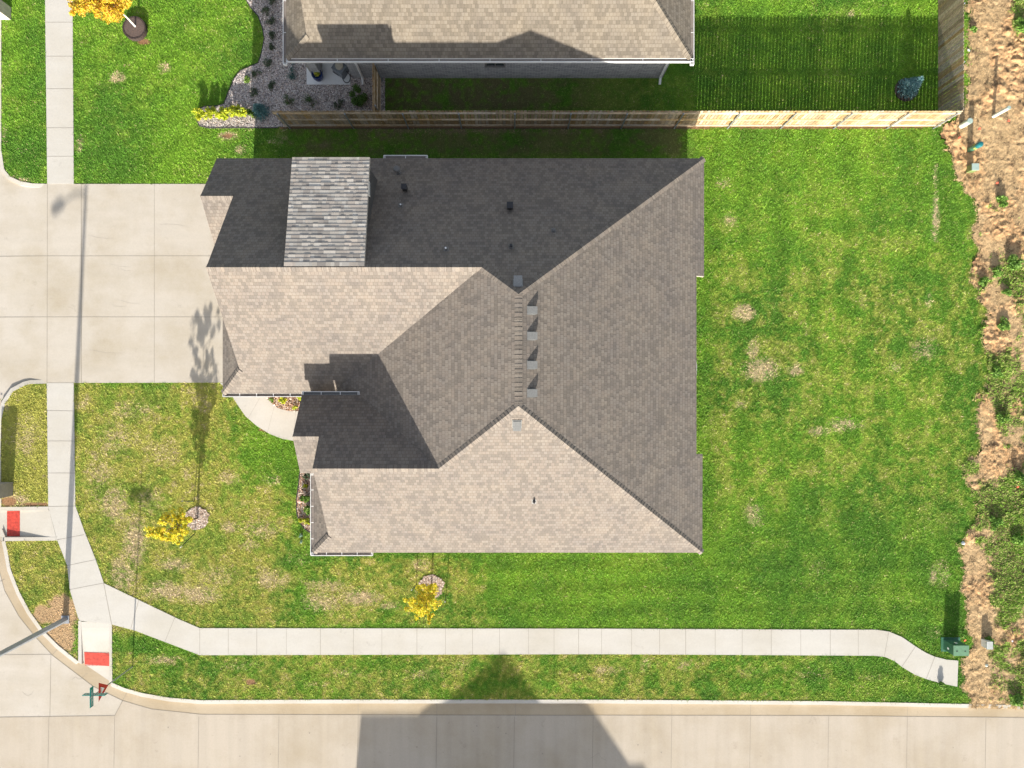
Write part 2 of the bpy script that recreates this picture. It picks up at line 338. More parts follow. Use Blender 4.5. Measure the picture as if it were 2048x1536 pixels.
def lawn_color(x, y, blade=False):
    px, py = topx(x, y)
    g1 = np.array([.215, .410, .036]); g2 = np.array([.108, .255, .030]); yl = np.array([.48, .47, .10]); tan = np.array([.68, .54, .33]); br = np.array([.42, .24, .13])
    n0 = fbm(x, y, .35, 3, 3); n1 = fbm(x, y, 1.3, 5, 4); n2 = fbm(x, y, 6.0, 9, 3)
    t = smst(.3, .7, .45*n0+.35*n1+.2*n2)[:, None]
    c = g1*t+g2*(1-t)
    st_ = np.sin(py/44*6.283+.6*n0)*smst(1090, 1130, py)*smst(900, 1000, px)*smst(1400, 1380, py)+np.sin(px/66*6.283+n0)*smst(1390, 1420, px)*smst(1120, 1060, py)*.7+np.sin((px*.5+py)/60*6.283)*smst(500, 480, px)*smst(370, 300, py)*.5
    c = c*(1+.10*st_)[:, None]
    # yellowing by area
    yz = 0.10+.0*px
    yz = yz+.72*smst(640, 520, px)*smst(740, 790, py)*smst(1290, 1230, py)*(1-.6*smst(430, 520, px)*smst(1000, 900, py))
    yz = yz+.42*smst(1030, 900, px)*smst(1100, 1130, py)*smst(600, 640, px)*smst(1260, 1240, py)
    yz = yz+.42*smst(1300, 1310, py)*smst(1405, 1400, py)*smst(2000, 1200, px)
    yz = yz+.38*smst(95, 90, px)*smst(760, 780, py)*smst(1015, 1000, py)
    yz = yz+.22*smst(1400, 1450, px)*smst(300, 600, py)*smst(1100, 950, py)
    yz = yz-.3*smst(430, 520, px)*smst(620, 600, px)*smst(800, 850, py)*smst(1010, 960, py)
    ff = smst(.30, .72, .55*n1+.45*n2)
    yy = np.clip(yz*1.15-.62+ff*1.05, 0, 1)*np.clip(yz*2.4, 0, 1)
    c = c*(1-yy[:, None])+yl*yy[:, None]
    d = np.zeros_like(x)
    for (a, b, rx, ry, s) in DRY:
        q = ((px-a)/rx)**2+((py-b)/ry)**2
        d = np.maximum(d, s*np.exp(-q*.9))
    dd = .85*smst(.18, .85, d*(.35+1.2*n2)+.5*(n1-.5)*(d > .03))
    dd = np.maximum(dd, .55*smst(.55, .80, n2*.55+n1*.45)*np.clip(yz*1.3, 0, 1))
    if blade:
        pick = RS_.rand(len(px)) < dd
        c = np.where(pick[:, None], tan, c)
    else: c = c*(1-dd[:, None])+tan*dd[:, None]
    # bare soil spots, and thin brown strips where house and fence shade is darkened
    b = np.zeros_like(x)
    for (a, bb, rx, ry) in [(125,1225,34,40),(120,1275,32,40),(90,1228,26,20),(503,1364,9,7),(532,860,16,4),(500,1364,8,6),(455,272,12,5),(1650,254,260,4),(18,1003,18,10),(70,1009,30,4),(288,84,14,7)]:
        b = np.maximum(b, np.exp(-(((px-a)/rx)**2+((py-bb)/ry)**2)**1.5))
    b = np.maximum(b, .8*smst(262, 256, py)*(py > 240)*(px > 560)*(px < 1420))
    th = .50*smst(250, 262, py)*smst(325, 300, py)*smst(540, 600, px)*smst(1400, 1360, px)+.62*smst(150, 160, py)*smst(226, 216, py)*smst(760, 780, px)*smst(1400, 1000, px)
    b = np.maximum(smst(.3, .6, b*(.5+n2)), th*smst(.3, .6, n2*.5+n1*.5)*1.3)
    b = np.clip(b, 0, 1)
    soil = np.where(((px < 170) & (py > 1150))[:, None], np.array([.62, .42, .23]), np.where((th > .1)[:, None], np.array([.17, .125, .085]), br))  # dark soil tone in the strips puts extra shade into the colour
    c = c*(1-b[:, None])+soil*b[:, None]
    return c, dd, b
def lawn_mask(x, y):
    ok = np.ones(x.shape, bool)
    for pl in (DRIVE, APRON, WALKN, WALKW, WALKS, RAMPW, RAMPS, WALKF, BEDF, BEDS, ROCK, STREET, PATIO):
        ok &= ~inpoly(x, y, P(pl))
    ok &= ~inpoly(x, y, HOUSE) & ~inpoly(x, y, NHOUSE)
    # tree rings, pits
    for (a, b, r) in [(395,1037,24),(863,1170,24),(273,57,21),(1812,180,22)]:
        X, Y = W(a, b); ok &= (x-X)**2+(y-Y)**2 > ((r-1)/SC*(.9+.2*noise(x, y, 5)))**2
    ok &= ~((px_in(x, 1886, 1915)) & (y < W(0, 1279)[1]) & (y > W(0, 1298)[1]))
    return ok
def off_curb(x, y, m=.26):
    bad = np.zeros(x.shape, bool)
    for path in (CURB_N, CURB_M, CURB_S, CURB_E, [(150,1317),(230,1368)], [(2,1010),(12,1095)]):
        q = P(path)
        for i in range(len(q)-1):
            ax_, ay_ = q[i]; bx_, by_ = q[i+1]; vx, vy = bx_-ax_, by_-ay_; L2 = vx*vx+vy*vy
            t = ((x-ax_)*vx+(y-ay_)*vy)/L2; cr = ((x-ax_)*vy-(y-ay_)*vx)/math.sqrt(L2)
            bad |= (t > -.05) & (t < 1.05) & (cr > .0) & (cr < m)
    return ~bad
def px_in(x, a, b): return (x > W(a, 0)[0]) & (x < W(b, 0)[0])
def rough_mask(x, y):
    px, py = topx(x, y)
    return px > roughedge(py)+(noise(x, y, 1.7, 31)-.5)*20+(noise(x, y, 7, 33)-.5)*14

# ---- lawn sheet
def grid(x0, x1, y0, y1, st, keep, zf, cf, name, m):
    nx = int((x1-x0)/st)+1; ny = int((y1-y0)/st)+1
    gx, gy = np.meshgrid(x0+np.arange(nx)*st, y0+np.arange(ny)*st); X = gx.ravel(); Y = gy.ravel()
    idx = np.arange(nx*ny).reshape(ny, nx)
    F = np.stack([idx[:-1, :-1].ravel(), idx[:-1, 1:].ravel(), idx[1:, 1:].ravel(), idx[1:, :-1].ravel()], 1)
    cx = X[F].mean(1); cy = Y[F].mean(1); F = F[keep(cx, cy)]
    u = np.unique(F); mp = -np.ones(len(X), int); mp[u] = np.arange(len(u))
    X = X[u]; Y = Y[u]
    return npmesh(name, np.stack([X, Y, zf(X, Y)], 1), mp[F], m, cf(X, Y))
streetP = P(STREET)
def not_street(x, y): return ~inpoly(x, y, [(a, b) for a, b in streetP])
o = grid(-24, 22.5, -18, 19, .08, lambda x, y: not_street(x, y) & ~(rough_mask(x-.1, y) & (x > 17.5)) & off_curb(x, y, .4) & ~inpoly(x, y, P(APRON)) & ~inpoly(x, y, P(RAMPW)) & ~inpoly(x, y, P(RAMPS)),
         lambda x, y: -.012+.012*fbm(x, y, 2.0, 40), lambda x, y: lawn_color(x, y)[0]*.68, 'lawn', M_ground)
tag(o, kind='structure')
def rough_color(x, y):
    px, py = topx(x, y)
    dirt = np.array([.60, .36, .18]); straw = np.array([.55, .39, .215]); grn = np.array([.13, .13, .05]); dk = np.array([.13, .085, .05])
    n1 = fbm(x, y, .9, 51, 4); n2 = fbm(x, y, 4.5, 55, 3)
    c = dirt*(1-smst(.35, .6, n1)[:, None])+straw*smst(.35, .6, n1)[:, None]
    g = green_amt(x, y); c = c*(1-g[:, None])+grn*g[:, None]
    d = smst(.54, .68, n2)*.75; c = c*(1-d[:, None])+dk*d[:, None]
    return c
def green_amt(x, y):
    px, py = topx(x, y)
    bias = -.29+.0*px
    bias = bias+.24*smst(370, 520, py)*smst(1500, 1200, py)+.09*smst(900, 1150, py)*smst(1960, 2000, px)+.1*smst(500, 900, py)
    bias = bias+.35*np.exp(-(((px-2035)/25)**2+((py-20)/60)**2))+.3*np.exp(-(((px-1990)/30)**2+((py-410)/26)**2))
    for (a, b, rx, ry, s) in [(1940,1150,20,70,-.6),(1950,1250,22,80,-.6),(1985,880,24,70,-.35),(1995,640,25,60,-.3),(1925,1345,20,30,-.6),(2030,560,20,40,.4),(2035,1120,40,70,.25),(1990,1010,40,50,.2),(2000,1380,60,30,.15),(1990,740,20,30,.4),(2000,830,16,36,.4)]:
        bias = bias+s*np.exp(-(((px-a)/rx)**2+((py-b)/ry)**2))
    n = fbm(x, y, .85, 61, 4)*.65+fbm(x, y, 4.0, 66, 3)*.35
    n = n*.8+.2*fbm(x, y, 2.6, 67, 2)
    return .92*smst(.46, .64, n+bias)
def rough_z(x, y):
    r = fbm(x, y, 3.2, 71, 4); n1 = fbm(x, y, .9, 51, 4)
    return -.03+.15*np.abs(r-.5)*2*(.4+.8*smst(.6, .35, n1))+.03*fbm(x, y, 14, 77, 2)+.05*fbm(x, y, .8, 79, 2)
o = grid(17.6, 26, -14.6, 19, .04, lambda x, y: rough_mask(x-.12, y) & ~inpoly(x, y, streetP) & ~inpoly(x, y, P(WALKS)), rough_z, rough_color, 'rough_ground', M_clod)
tag(o, kind='structure')
mb = MB(); mb.face([(-400,-400,-.2),(400,-400,-.2),(400,400,-.2),(-400,400,-.2)])
tag(mb.build('ground', M_far), kind='structure')
mb = MB(); mb.prism([(-60,-23.3),(60,-23.3),(60,-60),(-60,-60)], -.19, .0); tag(mb.build('far_lawn', M_far), kind='structure')

# ---- paving
def line(mb, a, b, z, wd=.02, mi=1, zf=None):
    A = Vector(W(*a)); B = Vector(W(*b)); d = (B-A).normalized(); n = Vector((-d.y, d.x))*wd/2
    z_ = (lambda p: zf(p.x, p.y)+.003) if zf else (lambda p: z+.003)
    q = [A-n, B-n, B+n, A+n]
    mb.face([(p.x, p.y, z_(p)) for p in q], mi)
mb = MB(); zs = -.13
mb.prism(streetP, -.19, zs)
ap = P([(-60,1438),(226,1434),(242,1404),(182,1375),(101,1313),(65,1274),(34,1235),(5,1183),(-12,1120),(-60,1100)]); mb.prism(ap, zs-.01, zs+.005, 1)
pan = P(PAN+[(3200,1424),(2048,1405),(1648,1397),(400,1396),(338,1391),(286,1382),(250,1371),(224,1360),(156,1318),(117,1290),(86,1259),(60,1222),(39,1183),(14,1100),(-4,1082)])
mb.prism(pan, zs-.01, zs+.004, 2)
# pan to street joint
for i in range(len(PAN)-1): line(mb, PAN[i], PAN[i+1], zs+.006, .022, 3)
for a, b in [((-60,1438),(226,1434)),((226,1434),(242,1404))]: line(mb, a, b, zs+.006, .03, 3)
for x in (92, 226, 395, 556, 715, 873, 1029, 1187, 1345, 1503, 1660, 1818, 1976): line(mb, (x+(2 if x < 100 else 0), 1436), (x-6, 1830), zs+.002, .018, 3)
for x in (715+0, 873, 1031, 1187, 1345, 1503, 1818): line(mb, (x, 1408), (x, 1434), zs+.006, .012, 3)
line(mb, (98, 1312), (96, 1436), zs+.006, .02, 3); line(mb, (-60,1312), (98,1311), zs+.006, .016, 3)
line(mb, (101,1312), (118,1293), zs+.006, .012, 3); line(mb, (-60,1190), (5,1160), zs+.006, .012, 3); line(mb, (242,1404), (252,1385), zs+.006, .012, 3)
line(mb, (-200,1700), (3200,1700), zs+.002, .02, 3)
rq = random.Random(5)
for i in range(26):                                   # small dark spots and tar specks
    cx = rq.uniform(240, 1980); cy = rq.uniform(1445, 1530); rr_ = rq.uniform(.012, .035); c_ = W(cx, cy)
    mb.face([(c_[0]+rr_*math.cos(a)*rq.uniform(.7,1.2), c_[1]+rr_*math.sin(a)*rq.uniform(.7,1.2), zs+.004) for a in [k_*.9 for k_ in range(7)]], 3)
for (x_, y_, n_) in ((140,1362,6),(1180,1520,7),(40,1385,5)):
    p_ = (x_, y_)
    for k_ in range(n_):
        q2 = (p_[0]+rq.uniform(2,9), p_[1]+rq.uniform(-6,6)); line(mb, p_, q2, zs+(.008 if y_ < 1430 else .002), .008, 3); p_ = q2
tag(mb.build('street', [M_street, M_apron, M_gutterpan, M_joint]), kind='structure')
def curb(name, path, side, z0s=None):
    pts = [Vector(W(*p)) for p in path]; n = len(pts); L = []; R = []
    for i in range(n):
        d = (pts[min(i+1, n-1)]-pts[max(i-1, 0)]).normalized(); q = Vector((-d.y, d.x))*side
        L.append(pts[i]-q*.02); R.append(pts[i]+q*.145)
    hs = z0s or [.02]*n
    mb = MB()
    for i in range(n-1):
        a, b, c, d = L[i], L[i+1], R[i+1], R[i]; ha, hb = hs[i], hs[i+1]
        mb.face([(a.x,a.y,ha),(b.x,b.y,hb),(c.x,c.y,hb-.01),(d.x,d.y,ha-.01)][::(1 if side < 0 else -1)])
        mb.face([(d.x,d.y,ha-.01),(c.x,c.y,hb-.01),(c.x,c.y,-.18),(d.x,d.y,-.18)])
        mb.face([(a.x,a.y,ha),(b.x,b.y,hb),(b.x,b.y,-.18),(a.x,a.y,-.18)])
    for i in (0, -1): mb.face([(L[i].x,L[i].y,hs[i]),(R[i].x,R[i].y,hs[i]-.01),(R[i].x,R[i].y,-.18),(L[i].x,L[i].y,-.18)])
    tag(mb.build(name, M_curb), kind='structure')
curb('curb', CURB_N, -1, [.02]*6+[.006])
curb('curb', CURB_M, -1, [.012, .02, .02, .02, .02, .02, .02, .02])
curb('curb', CURB_S, -1)
curb('curb', CURB_E, -1)
zap = lambda x, y: -.125+.14*max(0, min(1, (x-W(-25, 0)[0])/(W(94, 0)[0]-W(-25, 0)[0])))
mb = MB()
mb.prism(P(DRIVE), -.15, .014)
for a, b in [((163,368),(163,765)),((309,368),(309,765)),((95,512),(520,512)),((95,634),(520,634)),((95.5,368),(94.5,766))]: line(mb, a, b, .014, .026 if a[0] == 163 else .016)
# apron slopes to the street
nseg = 8; xa = [-30+124*i/nseg for i in range(nseg+1)]
topc = lambda x: np.interp(x, [-30,0,13,33,59,94], [318,333,351,366,371,368]); botc = lambda x: np.interp(x, [-30,0,20,40,60,94], [835,800,778,766,763,766])
for i in range(nseg):
    q = [(xa[i], botc(xa[i])), (xa[i+1], botc(xa[i+1])), (xa[i+1], topc(xa[i+1])), (xa[i], topc(xa[i]))]
    mb.face([(*W(a, b), zap(*W(a, b))) for a, b in q], 0)
line(mb, (-28,512), (94,512), 0, .016, zf=zap); line(mb, (-28,634), (94,634), 0, .016, zf=zap)
M_scuff = concrete('scuffed_concrete', (.50, .453, .388), amt=.3)
def scuff(mb, pts, wd, z, mi):
    q = [Vector(W(*p)) for p in pts]; n = len(q); L = []; R = []
    for i in range(n):
        d = (q[min(i+1, n-1)]-q[max(i-1, 0)]).normalized(); w_ = wd*math.sin(math.pi*(i+.4)/(n-.2)); o_ = Vector((-d.y, d.x))*w_/2
        L.append(q[i]+o_); R.append(q[i]-o_)
    for i in range(n-1): mb.face([(L[i].x,L[i].y,z),(R[i].x,R[i].y,z),(R[i+1].x,R[i+1].y,z),(L[i+1].x,L[i+1].y,z)], mi)
rq = random.Random(3)
for (cx, cy, L_, bend, wd) in [(240,528,40,3,.07),(236,606,30,5,.05),(176,574,24,6,.04),(262,600,40,4,.05),(250,535,24,4,.04),(200,470,50,3,.03),(350,450,60,-4,.04),(215,700,70,3,.03)]:
    scuff(mb, [(cx-L_/2+L_*t/8, cy+bend*math.sin(math.pi*t/8)+t*.8+rq.uniform(-.6,.6)) for t in range(9)], wd, .0165, 2)
tag(mb.build('driveway', [M_drive, M_joint, M_scuff]), kind='structure')
mb = MB()
mb.prism(P(WALKN), -.1, .02)
for y in (45, 113, 178, 256, 313, -22, -90): line(mb, (92+y*.008, y), (147, y), .02, .014)
tag(mb.build('sidewalk', [M_walk, M_joint]), kind='structure')
mb = MB(); mb.prism(P(WALKW), -.1, .02)
for a, b in [((94,821),(149,822)),((95,882),(149,882)),((96,946),(151,946)),((97,1013),(151,1012)),((112,1080),(169,1069)),((135,1131),(192,1119)),((140,1179),(208,1166)),((148,1204),(215,1203))][:7]: line(mb, a, b, .02, .015)
tag(mb.build('sidewalk', [M_walk, M_joint]), kind='structure')
mb = MB(); mb.prism(P(WALKS), -.1, .024)
line(mb, (208,1166), (224,1248.5), .024, .02)
xs = [400,457,514,573,641,707,764,834,891,945,999,1057,1108,1157,1203,1263,1319,1371,1430,1484,1542,1601,1660,1716]
for x in xs: line(mb, (x, 1257), (x, 1309), .024, .013+.006*random.random())
for a, b in [((1777,1263),(1768,1312)),((1830,1293),(1803,1333)),((1869,1313),(1852,1357)),((350,1235),(330,1284)),((278,1200),(262,1258))]: line(mb, a, b, .024, .014)
tag(mb.build('sidewalk', [M_walk, M_joint]), kind='structure')
mb = MB(); mb.prism(P(WALKF), -.1, .02)
for a, b in [((497,836),(520,796)),((535,866),(549,812)),((586,880),(592,823))]: line(mb, a, b, .02, .008)
tag(mb.build('front_path', [M_walk, M_joint]), kind='structure')
mb = MB(); mb.prism(P(PATIO), -.1, .02); tag(mb.build('patio', [M_paving]), kind='structure')
# kerb ramps
zr1 = lambda x, y: -.12+.14*max(0, min(1, (x-W(4, 0)[0])/(W(100, 0)[0]-W(4, 0)[0])))
mb = MB()
n = 10
for i in range(n):
    x0 = -4+i*(104)/n; x1 = -4+(i+1)*104/n
    q = [(x0,1075),(x1+(6 if i == n-1 else 0),1075),(x1,1021),(x0,1021)]
    mb.face([(*W(a, b), zr1(*W(a, b))) for a, b in q])
mb.face([(*W(a, b), .018) for a, b in [(100,1075),(113,1075),(99,1021),(98,1021)]])
mb.prism(P([(-2,1014),(97,1013),(98,1021),(-2,1021)]), -.15, .019); mb.prism(P([(9,1074.5),(113,1074),(116,1081),(9,1082)]), -.15, .022)
mb.prism(P([(2,1058),(9,1074.5),(9,1082),(2,1082)]), -.15, -.05)
ra = tag(mb.build('kerb_ramp', [M_curb]), kind='structure')
def tactile(pts, zf, label, ax):
    mb = MB(); q = P(pts); mb.face([(x, y, zf(x, y)+.008) for x, y in q])
    x0 = min(p[0] for p in q)+.03; x1 = max(p[0] for p in q)-.03; y0 = min(p[1] for p in q)+.03; y1 = max(p[1] for p in q)-.03
    nx = int((x1-x0)/.06); ny = int((y1-y0)/.06)
    for i in range(nx+1):
        for j in range(ny+1):
            cx = x0+(x1-x0)*i/nx; cy = y0+(y1-y0)*j/ny; z = zf(cx, cy)+.008
            b = [(cx-.014,cy-.014,z),(cx+.014,cy-.014,z),(cx+.014,cy+.014,z),(cx-.014,cy+.014,z)]; t = [(cx+(a-cx)*.5, cy+(b2-cy)*.5, z+.006) for a, b2, _ in b]
            mb.face(t)
            for k in range(4): mb.face([b[k], b[(k+1) % 4], t[(k+1) % 4], t[k]])
    o = mb.build('tactile_panel', M_red); tag(o, label, 'tactile panel', 'red tactile panels on the kerb ramps')
tactile([(10.5,1023),(37.5,1022),(37.5,1073.5),(10.5,1073.5)], zr1, 'red tactile panel, evenly bright, on the ramp near the grey pillar at the left edge', 0)
ys0, ys1 = W(0, 1250)[1], W(0, 1350)[1]
zr2 = lambda x, y: -.12+.14*max(0, min(1, (y-ys1)/(ys0-ys1)))
mb = MB()
for i in range(n):
    y0 = 1243+i*125/n; y1 = 1243+(i+1)*125/n
    l = lambda y: 163 if y < 1328 else 163+(y-1328)*1.45
    q = [(l(y1), y1-(0 if i else 0)), (221, y1), (221, y0), (l(y0), y0)]
    mb.face([(*W(a, b), zr2(*W(a, b))) for a, b in q])
mb.prism(P([(157,1241),(163,1242),(164,1328),(157,1325)]), -.15, .02); mb.prism(P([(219,1248),(224,1248.5),(225,1370),(219,1366)]), -.15, .018)
tag(mb.build('kerb_ramp', [M_curb]), kind='structure')
tactile([(167,1305),(217,1308),(216.5,1334),(167,1330.5)], zr2, 'red tactile panel with worn yellowed edges, near the corner sign post', 1)

# ------------------------------------------------------------------ blades of grass and other small ground cover (uncountable)
def blades(name, x, y, z, col, ln, wd, lean, mat_, up=.5):
    n = len(x); a = RS_.rand(n)*2*np.pi; le = lean*(.5+RS_.rand(n)); L = ln*(.6+.8*RS_.rand(n))
    dx = np.cos(a); dy = np.sin(a); w2 = wd*(.6+.8*RS_.rand(n))
    base1 = np.stack([x-dy*w2, y+dx*w2, z-.004], 1); base2 = np.stack([x+dy*w2, y-dx*w2, z-.004], 1)
    tw = (RS_.rand(n)-.5)*.7
    tip = np.stack([x+(dx+tw*dy)*L*le, y+(dy-tw*dx)*L*le, z+L*up*(.6+.8*RS_.rand(n))], 1)
    V = np.empty((n*3, 3), np.float32); V[0::3] = base1; V[1::3] = base2; V[2::3] = tip
    F = np.arange(n*3).reshape(n, 3)
    return npmesh(name, V, F, mat_, col)
def scatter(n, x0, x1, y0, y1): return x0+(x1-x0)*RS_.rand(n), y0+(y1-y0)*RS_.rand(n)
x, y = scatter(2150000, -23.5, 21.0, -17.3, 18.2)
jt = np.where(RS_.rand(len(x)) < .35, RS_.randn(len(x))*.22, RS_.randn(len(x))*.04); k = lawn_mask(x, y) & ~rough_mask(x+jt, y); x = x[k]; y = y[k]
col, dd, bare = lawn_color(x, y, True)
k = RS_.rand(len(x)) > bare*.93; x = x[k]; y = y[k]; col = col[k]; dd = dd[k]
k = off_curb(x, y); x = x[k]; y = y[k]; col = col[k]; dd = dd[k]
cl = .55+.9*smst(.25, .75, fbm(x, y, 8.0, 91, 2))                      # tufts
col = col*(.62+.66*RS_.rand(len(x)))[:, None]*(.74+.48*noise(x, y, 12, 95))[:, None]
ry = RS_.rand(len(x)) < .03; col[ry] = col[ry]*.4+np.array([.55, .48, .22])*.6
o = blades('grass', x, y, np.zeros(len(x)), col, .058*cl, .0115, .72, M_grass, .50)
tag(o, 'mown green lawn grass with yellow and straw coloured dry patches', 'grass', kind='stuff')
# rough strip
x, y = scatter(420000, 17.4, 24.3, -14.5, 18.2)
k = rough_mask(x, y) & ~inpoly(x, y, P(WALKS)) & ~inpoly(x, y, streetP); x = x[k]; y = y[k]
g = green_amt(x, y); px, py = topx(x, y); n1 = fbm(x, y, .9, 51, 4)
st = (RS_.rand(len(x)) > g) & (RS_.rand(len(x)) < .12+.88*smst(.36, .52, n1+.18*smst(300, 480, py)+.0*px)) & (RS_.rand(len(x)) < .6*(.3+1.2*noise(x, y, 3.0, 88)))
xs_, ys_ = x[st], y[st]; c = np.array([.60, .44, .25])*(.45+.9*RS_.rand(len(xs_)))[:, None]*np.array([1, .97, .92])
o = blades('dry_grass', xs_, ys_, rough_z(xs_, ys_), c, .10*np.ones(len(xs_)), .008, .8, M_grass, .2)
tag(o, 'dry straw coloured grass on the rough dirt strip at the right', 'dry grass', kind='stuff')
gr = (RS_.rand(len(x)) < g); xg, yg = x[gr], y[gr]; c = np.array([.25, .42, .06])*(.5+.9*RS_.rand(len(xg)))[:, None]; ys2 = RS_.rand(len(xg)) < .2; c[ys2] = c[ys2]*.3+np.array([.62, .49, .26])*.75
big = .6+.9*smst(.5, .8, fbm(xg, yg, 1.4, 83, 3))
o = blades('weeds', xg, yg, rough_z(xg, yg), c, .085*big, .013, .7, M_grass, .8)
tag(o, 'patchy green weeds growing over the rough dirt strip', 'weeds', kind='stuff')
def chips(name, polys, n, zb, cols, size, flat, label, cat, ex=None):
    X = []; Y = []
    for pl in polys:
        q = P(pl) if not callable(pl) else None
        xs0 = [p[0] for p in q]; ys0_ = [p[1] for p in q]; m = int(n/len(polys))
        x, y = scatter(m, min(xs0), max(xs0), min(ys0_), max(ys0_)); k = inpoly(x, y, q); X.append(x[k]); Y.append(y[k])
    x = np.concatenate(X); y = np.concatenate(Y); n = len(x); s = size*(.5+RS_.rand(n))
    ang = RS_.rand(n)*6.283; V = []
    base = np.array([[1,0,0],[0,.8,0],[-1,.1,0],[.1,-.8,0],[.15,.1,flat]], float); F0 = np.array([[0,1,4],[1,2,4],[2,3,4],[3,0,4]])
    ca, sa = np.cos(ang), np.sin(ang); zz = zb+RS_.rand(n)*size*.5
    V = np.empty((n, 5, 3)); tl = (RS_.rand(n, 2)-.5)*.9
    for i in range(5):
        bx, by, bz = base[i]; V[:, i, 0] = x+s*(ca*bx-sa*by); V[:, i, 1] = y+s*(sa*bx+ca*by); V[:, i, 2] = zz+s*(bz+tl[:, 0]*bx+tl[:, 1]*by)
    F = (F0[None]+5*np.arange(n)[:, None, None]).reshape(-1, 3)
    cc = np.array(cols)[RS_.randint(0, len(cols), n)]*(.7+.6*RS_.rand(n))[:, None]
    o = npmesh(name, V.reshape(-1, 3), F, M_chip, np.repeat(cc, 4, 0)); tag(o, label, cat, kind='stuff'); return o
def bed(name, poly, z, m):
    mb = MB(); mb.prism(P(poly), -.1, z); return tag(mb.build(name, m), kind='structure')
bed('rock_bed_base', ROCK, .012, simple('gravel_base', (.20, .175, .16), .95, var=.4, scale=40, bump=.02))
chips('gravel', [ROCK], 62000, .02, [(.52,.44,.40),(.6,.55,.52),(.42,.37,.36),(.55,.44,.37),(.72,.68,.64),(.32,.28,.28)], .027, .7, 'pinkish grey river gravel around the shrubs beside the neighbouring house', 'gravel')
bed('mulch_bed_base', BEDF, .012, M_soilb); bed('mulch_bed_base', BEDS, .012, M_soilb)
def ring(a, b, r, n=22, j=.08):
    return [(a+r*math.cos(6.283*i/n)*(1+j*(random.random()-.5)*2), b+r*math.sin(6.283*i/n)*(1+j*(random.random()-.5)*2)) for i in range(n)]
R1 = ring(395,1037,23,22,.16); R2 = ring(863,1172,24,22,.16)
bed('mulch_ring_base', R1, .012, simple('mulch_base', (.22,.16,.12), .95, var=.4, scale=40)); bed('mulch_ring_base', R2, .012, bpy.data.materials['mulch_base'])
chips('mulch', [BEDF, BEDS], 9000, .02, [(.34,.2,.13),(.5,.4,.32),(.24,.15,.1),(.6,.5,.42),(.4,.24,.16)], .034, .3, 'reddish brown wood chip mulch in the two beds by the front wall', 'mulch')
chips('mulch', [R1, R2], 5200, .02, [(.42,.33,.26),(.6,.52,.45),(.3,.2,.15),(.5,.38,.3)], .03, .3, 'pale wood chips round the feet of the two staked yellow trees', 'mulch')
def edging(name, path, label, r=.022, z=.035):
    mb = MB(); mb.tube([(*W(a, b), z) for a, b in path], r, 6); tag(mb.build(name, M_blackedge), label, 'edging')
edging('garden_edging', ROCK[:20], 'black curving edging between the gravel bed and the bright lawn')
edging('garden_edging', BEDS[1:], 'black curved edging round the narrow mulch bed by the front wall')

DIRT = [(82,1215),(100,1195),(130,1188),(145,1200),(158,1245),(157,1322),(120,1290),(95,1262),(72,1228)]
chips('soil_clods', [DIRT], 1100, -.006, [(.62,.42,.24),(.56,.38,.21),(.66,.46,.27),(.48,.32,.18)], .022, .5, 'orange brown soil clods round the foot of the street lamp', 'soil')
# ------------------------------------------------------------------ roofs
def plane_uv(pts):
    p = [Vector(q) for q in pts]; n = Vector((0, 0, 0))
    for i in range(len(p)): n += p[i].cross(p[(i+1) % len(p)])
    n.normalize()
    if n.z < 0: n = -n
    e = Vector((0, 0, 1)).cross(n)
    e = e.normalized() if e.length > 1e-4 else Vector((1, 0, 0)); up = n.cross(e)
    return [(q.dot(e)+50, q.dot(up)+50) for q in p]
def roof(polys, parent, m, th=.16):
    mb = MB(); fb = MB()
    for pl in polys:
        a = sum(pl[i][0]*pl[(i+1) % len(pl)][1]-pl[(i+1) % len(pl)][0]*pl[i][1] for i in range(len(pl)))
        if a < 0: pl = pl[::-1]
        mb.face(pl, 0, plane_uv(pl))
        lo = [(x, y, z-th) for x, y, z in pl]; hi = [(x, y, z-.012) for x, y, z in pl]
        fb.face(lo[::-1])
        for i in range(len(pl)):
            j = (i+1) % len(pl); fb.face([lo[i], lo[j], hi[j], hi[i]])
            mb.face([hi[i], hi[j], pl[j], pl[i]], 0, [(0, 0), (.1, 0), (.1, .01), (0, .01)])
    r = mb.build('roof', m, parent); fb.build('fascia', M_fascia, parent)
    return r
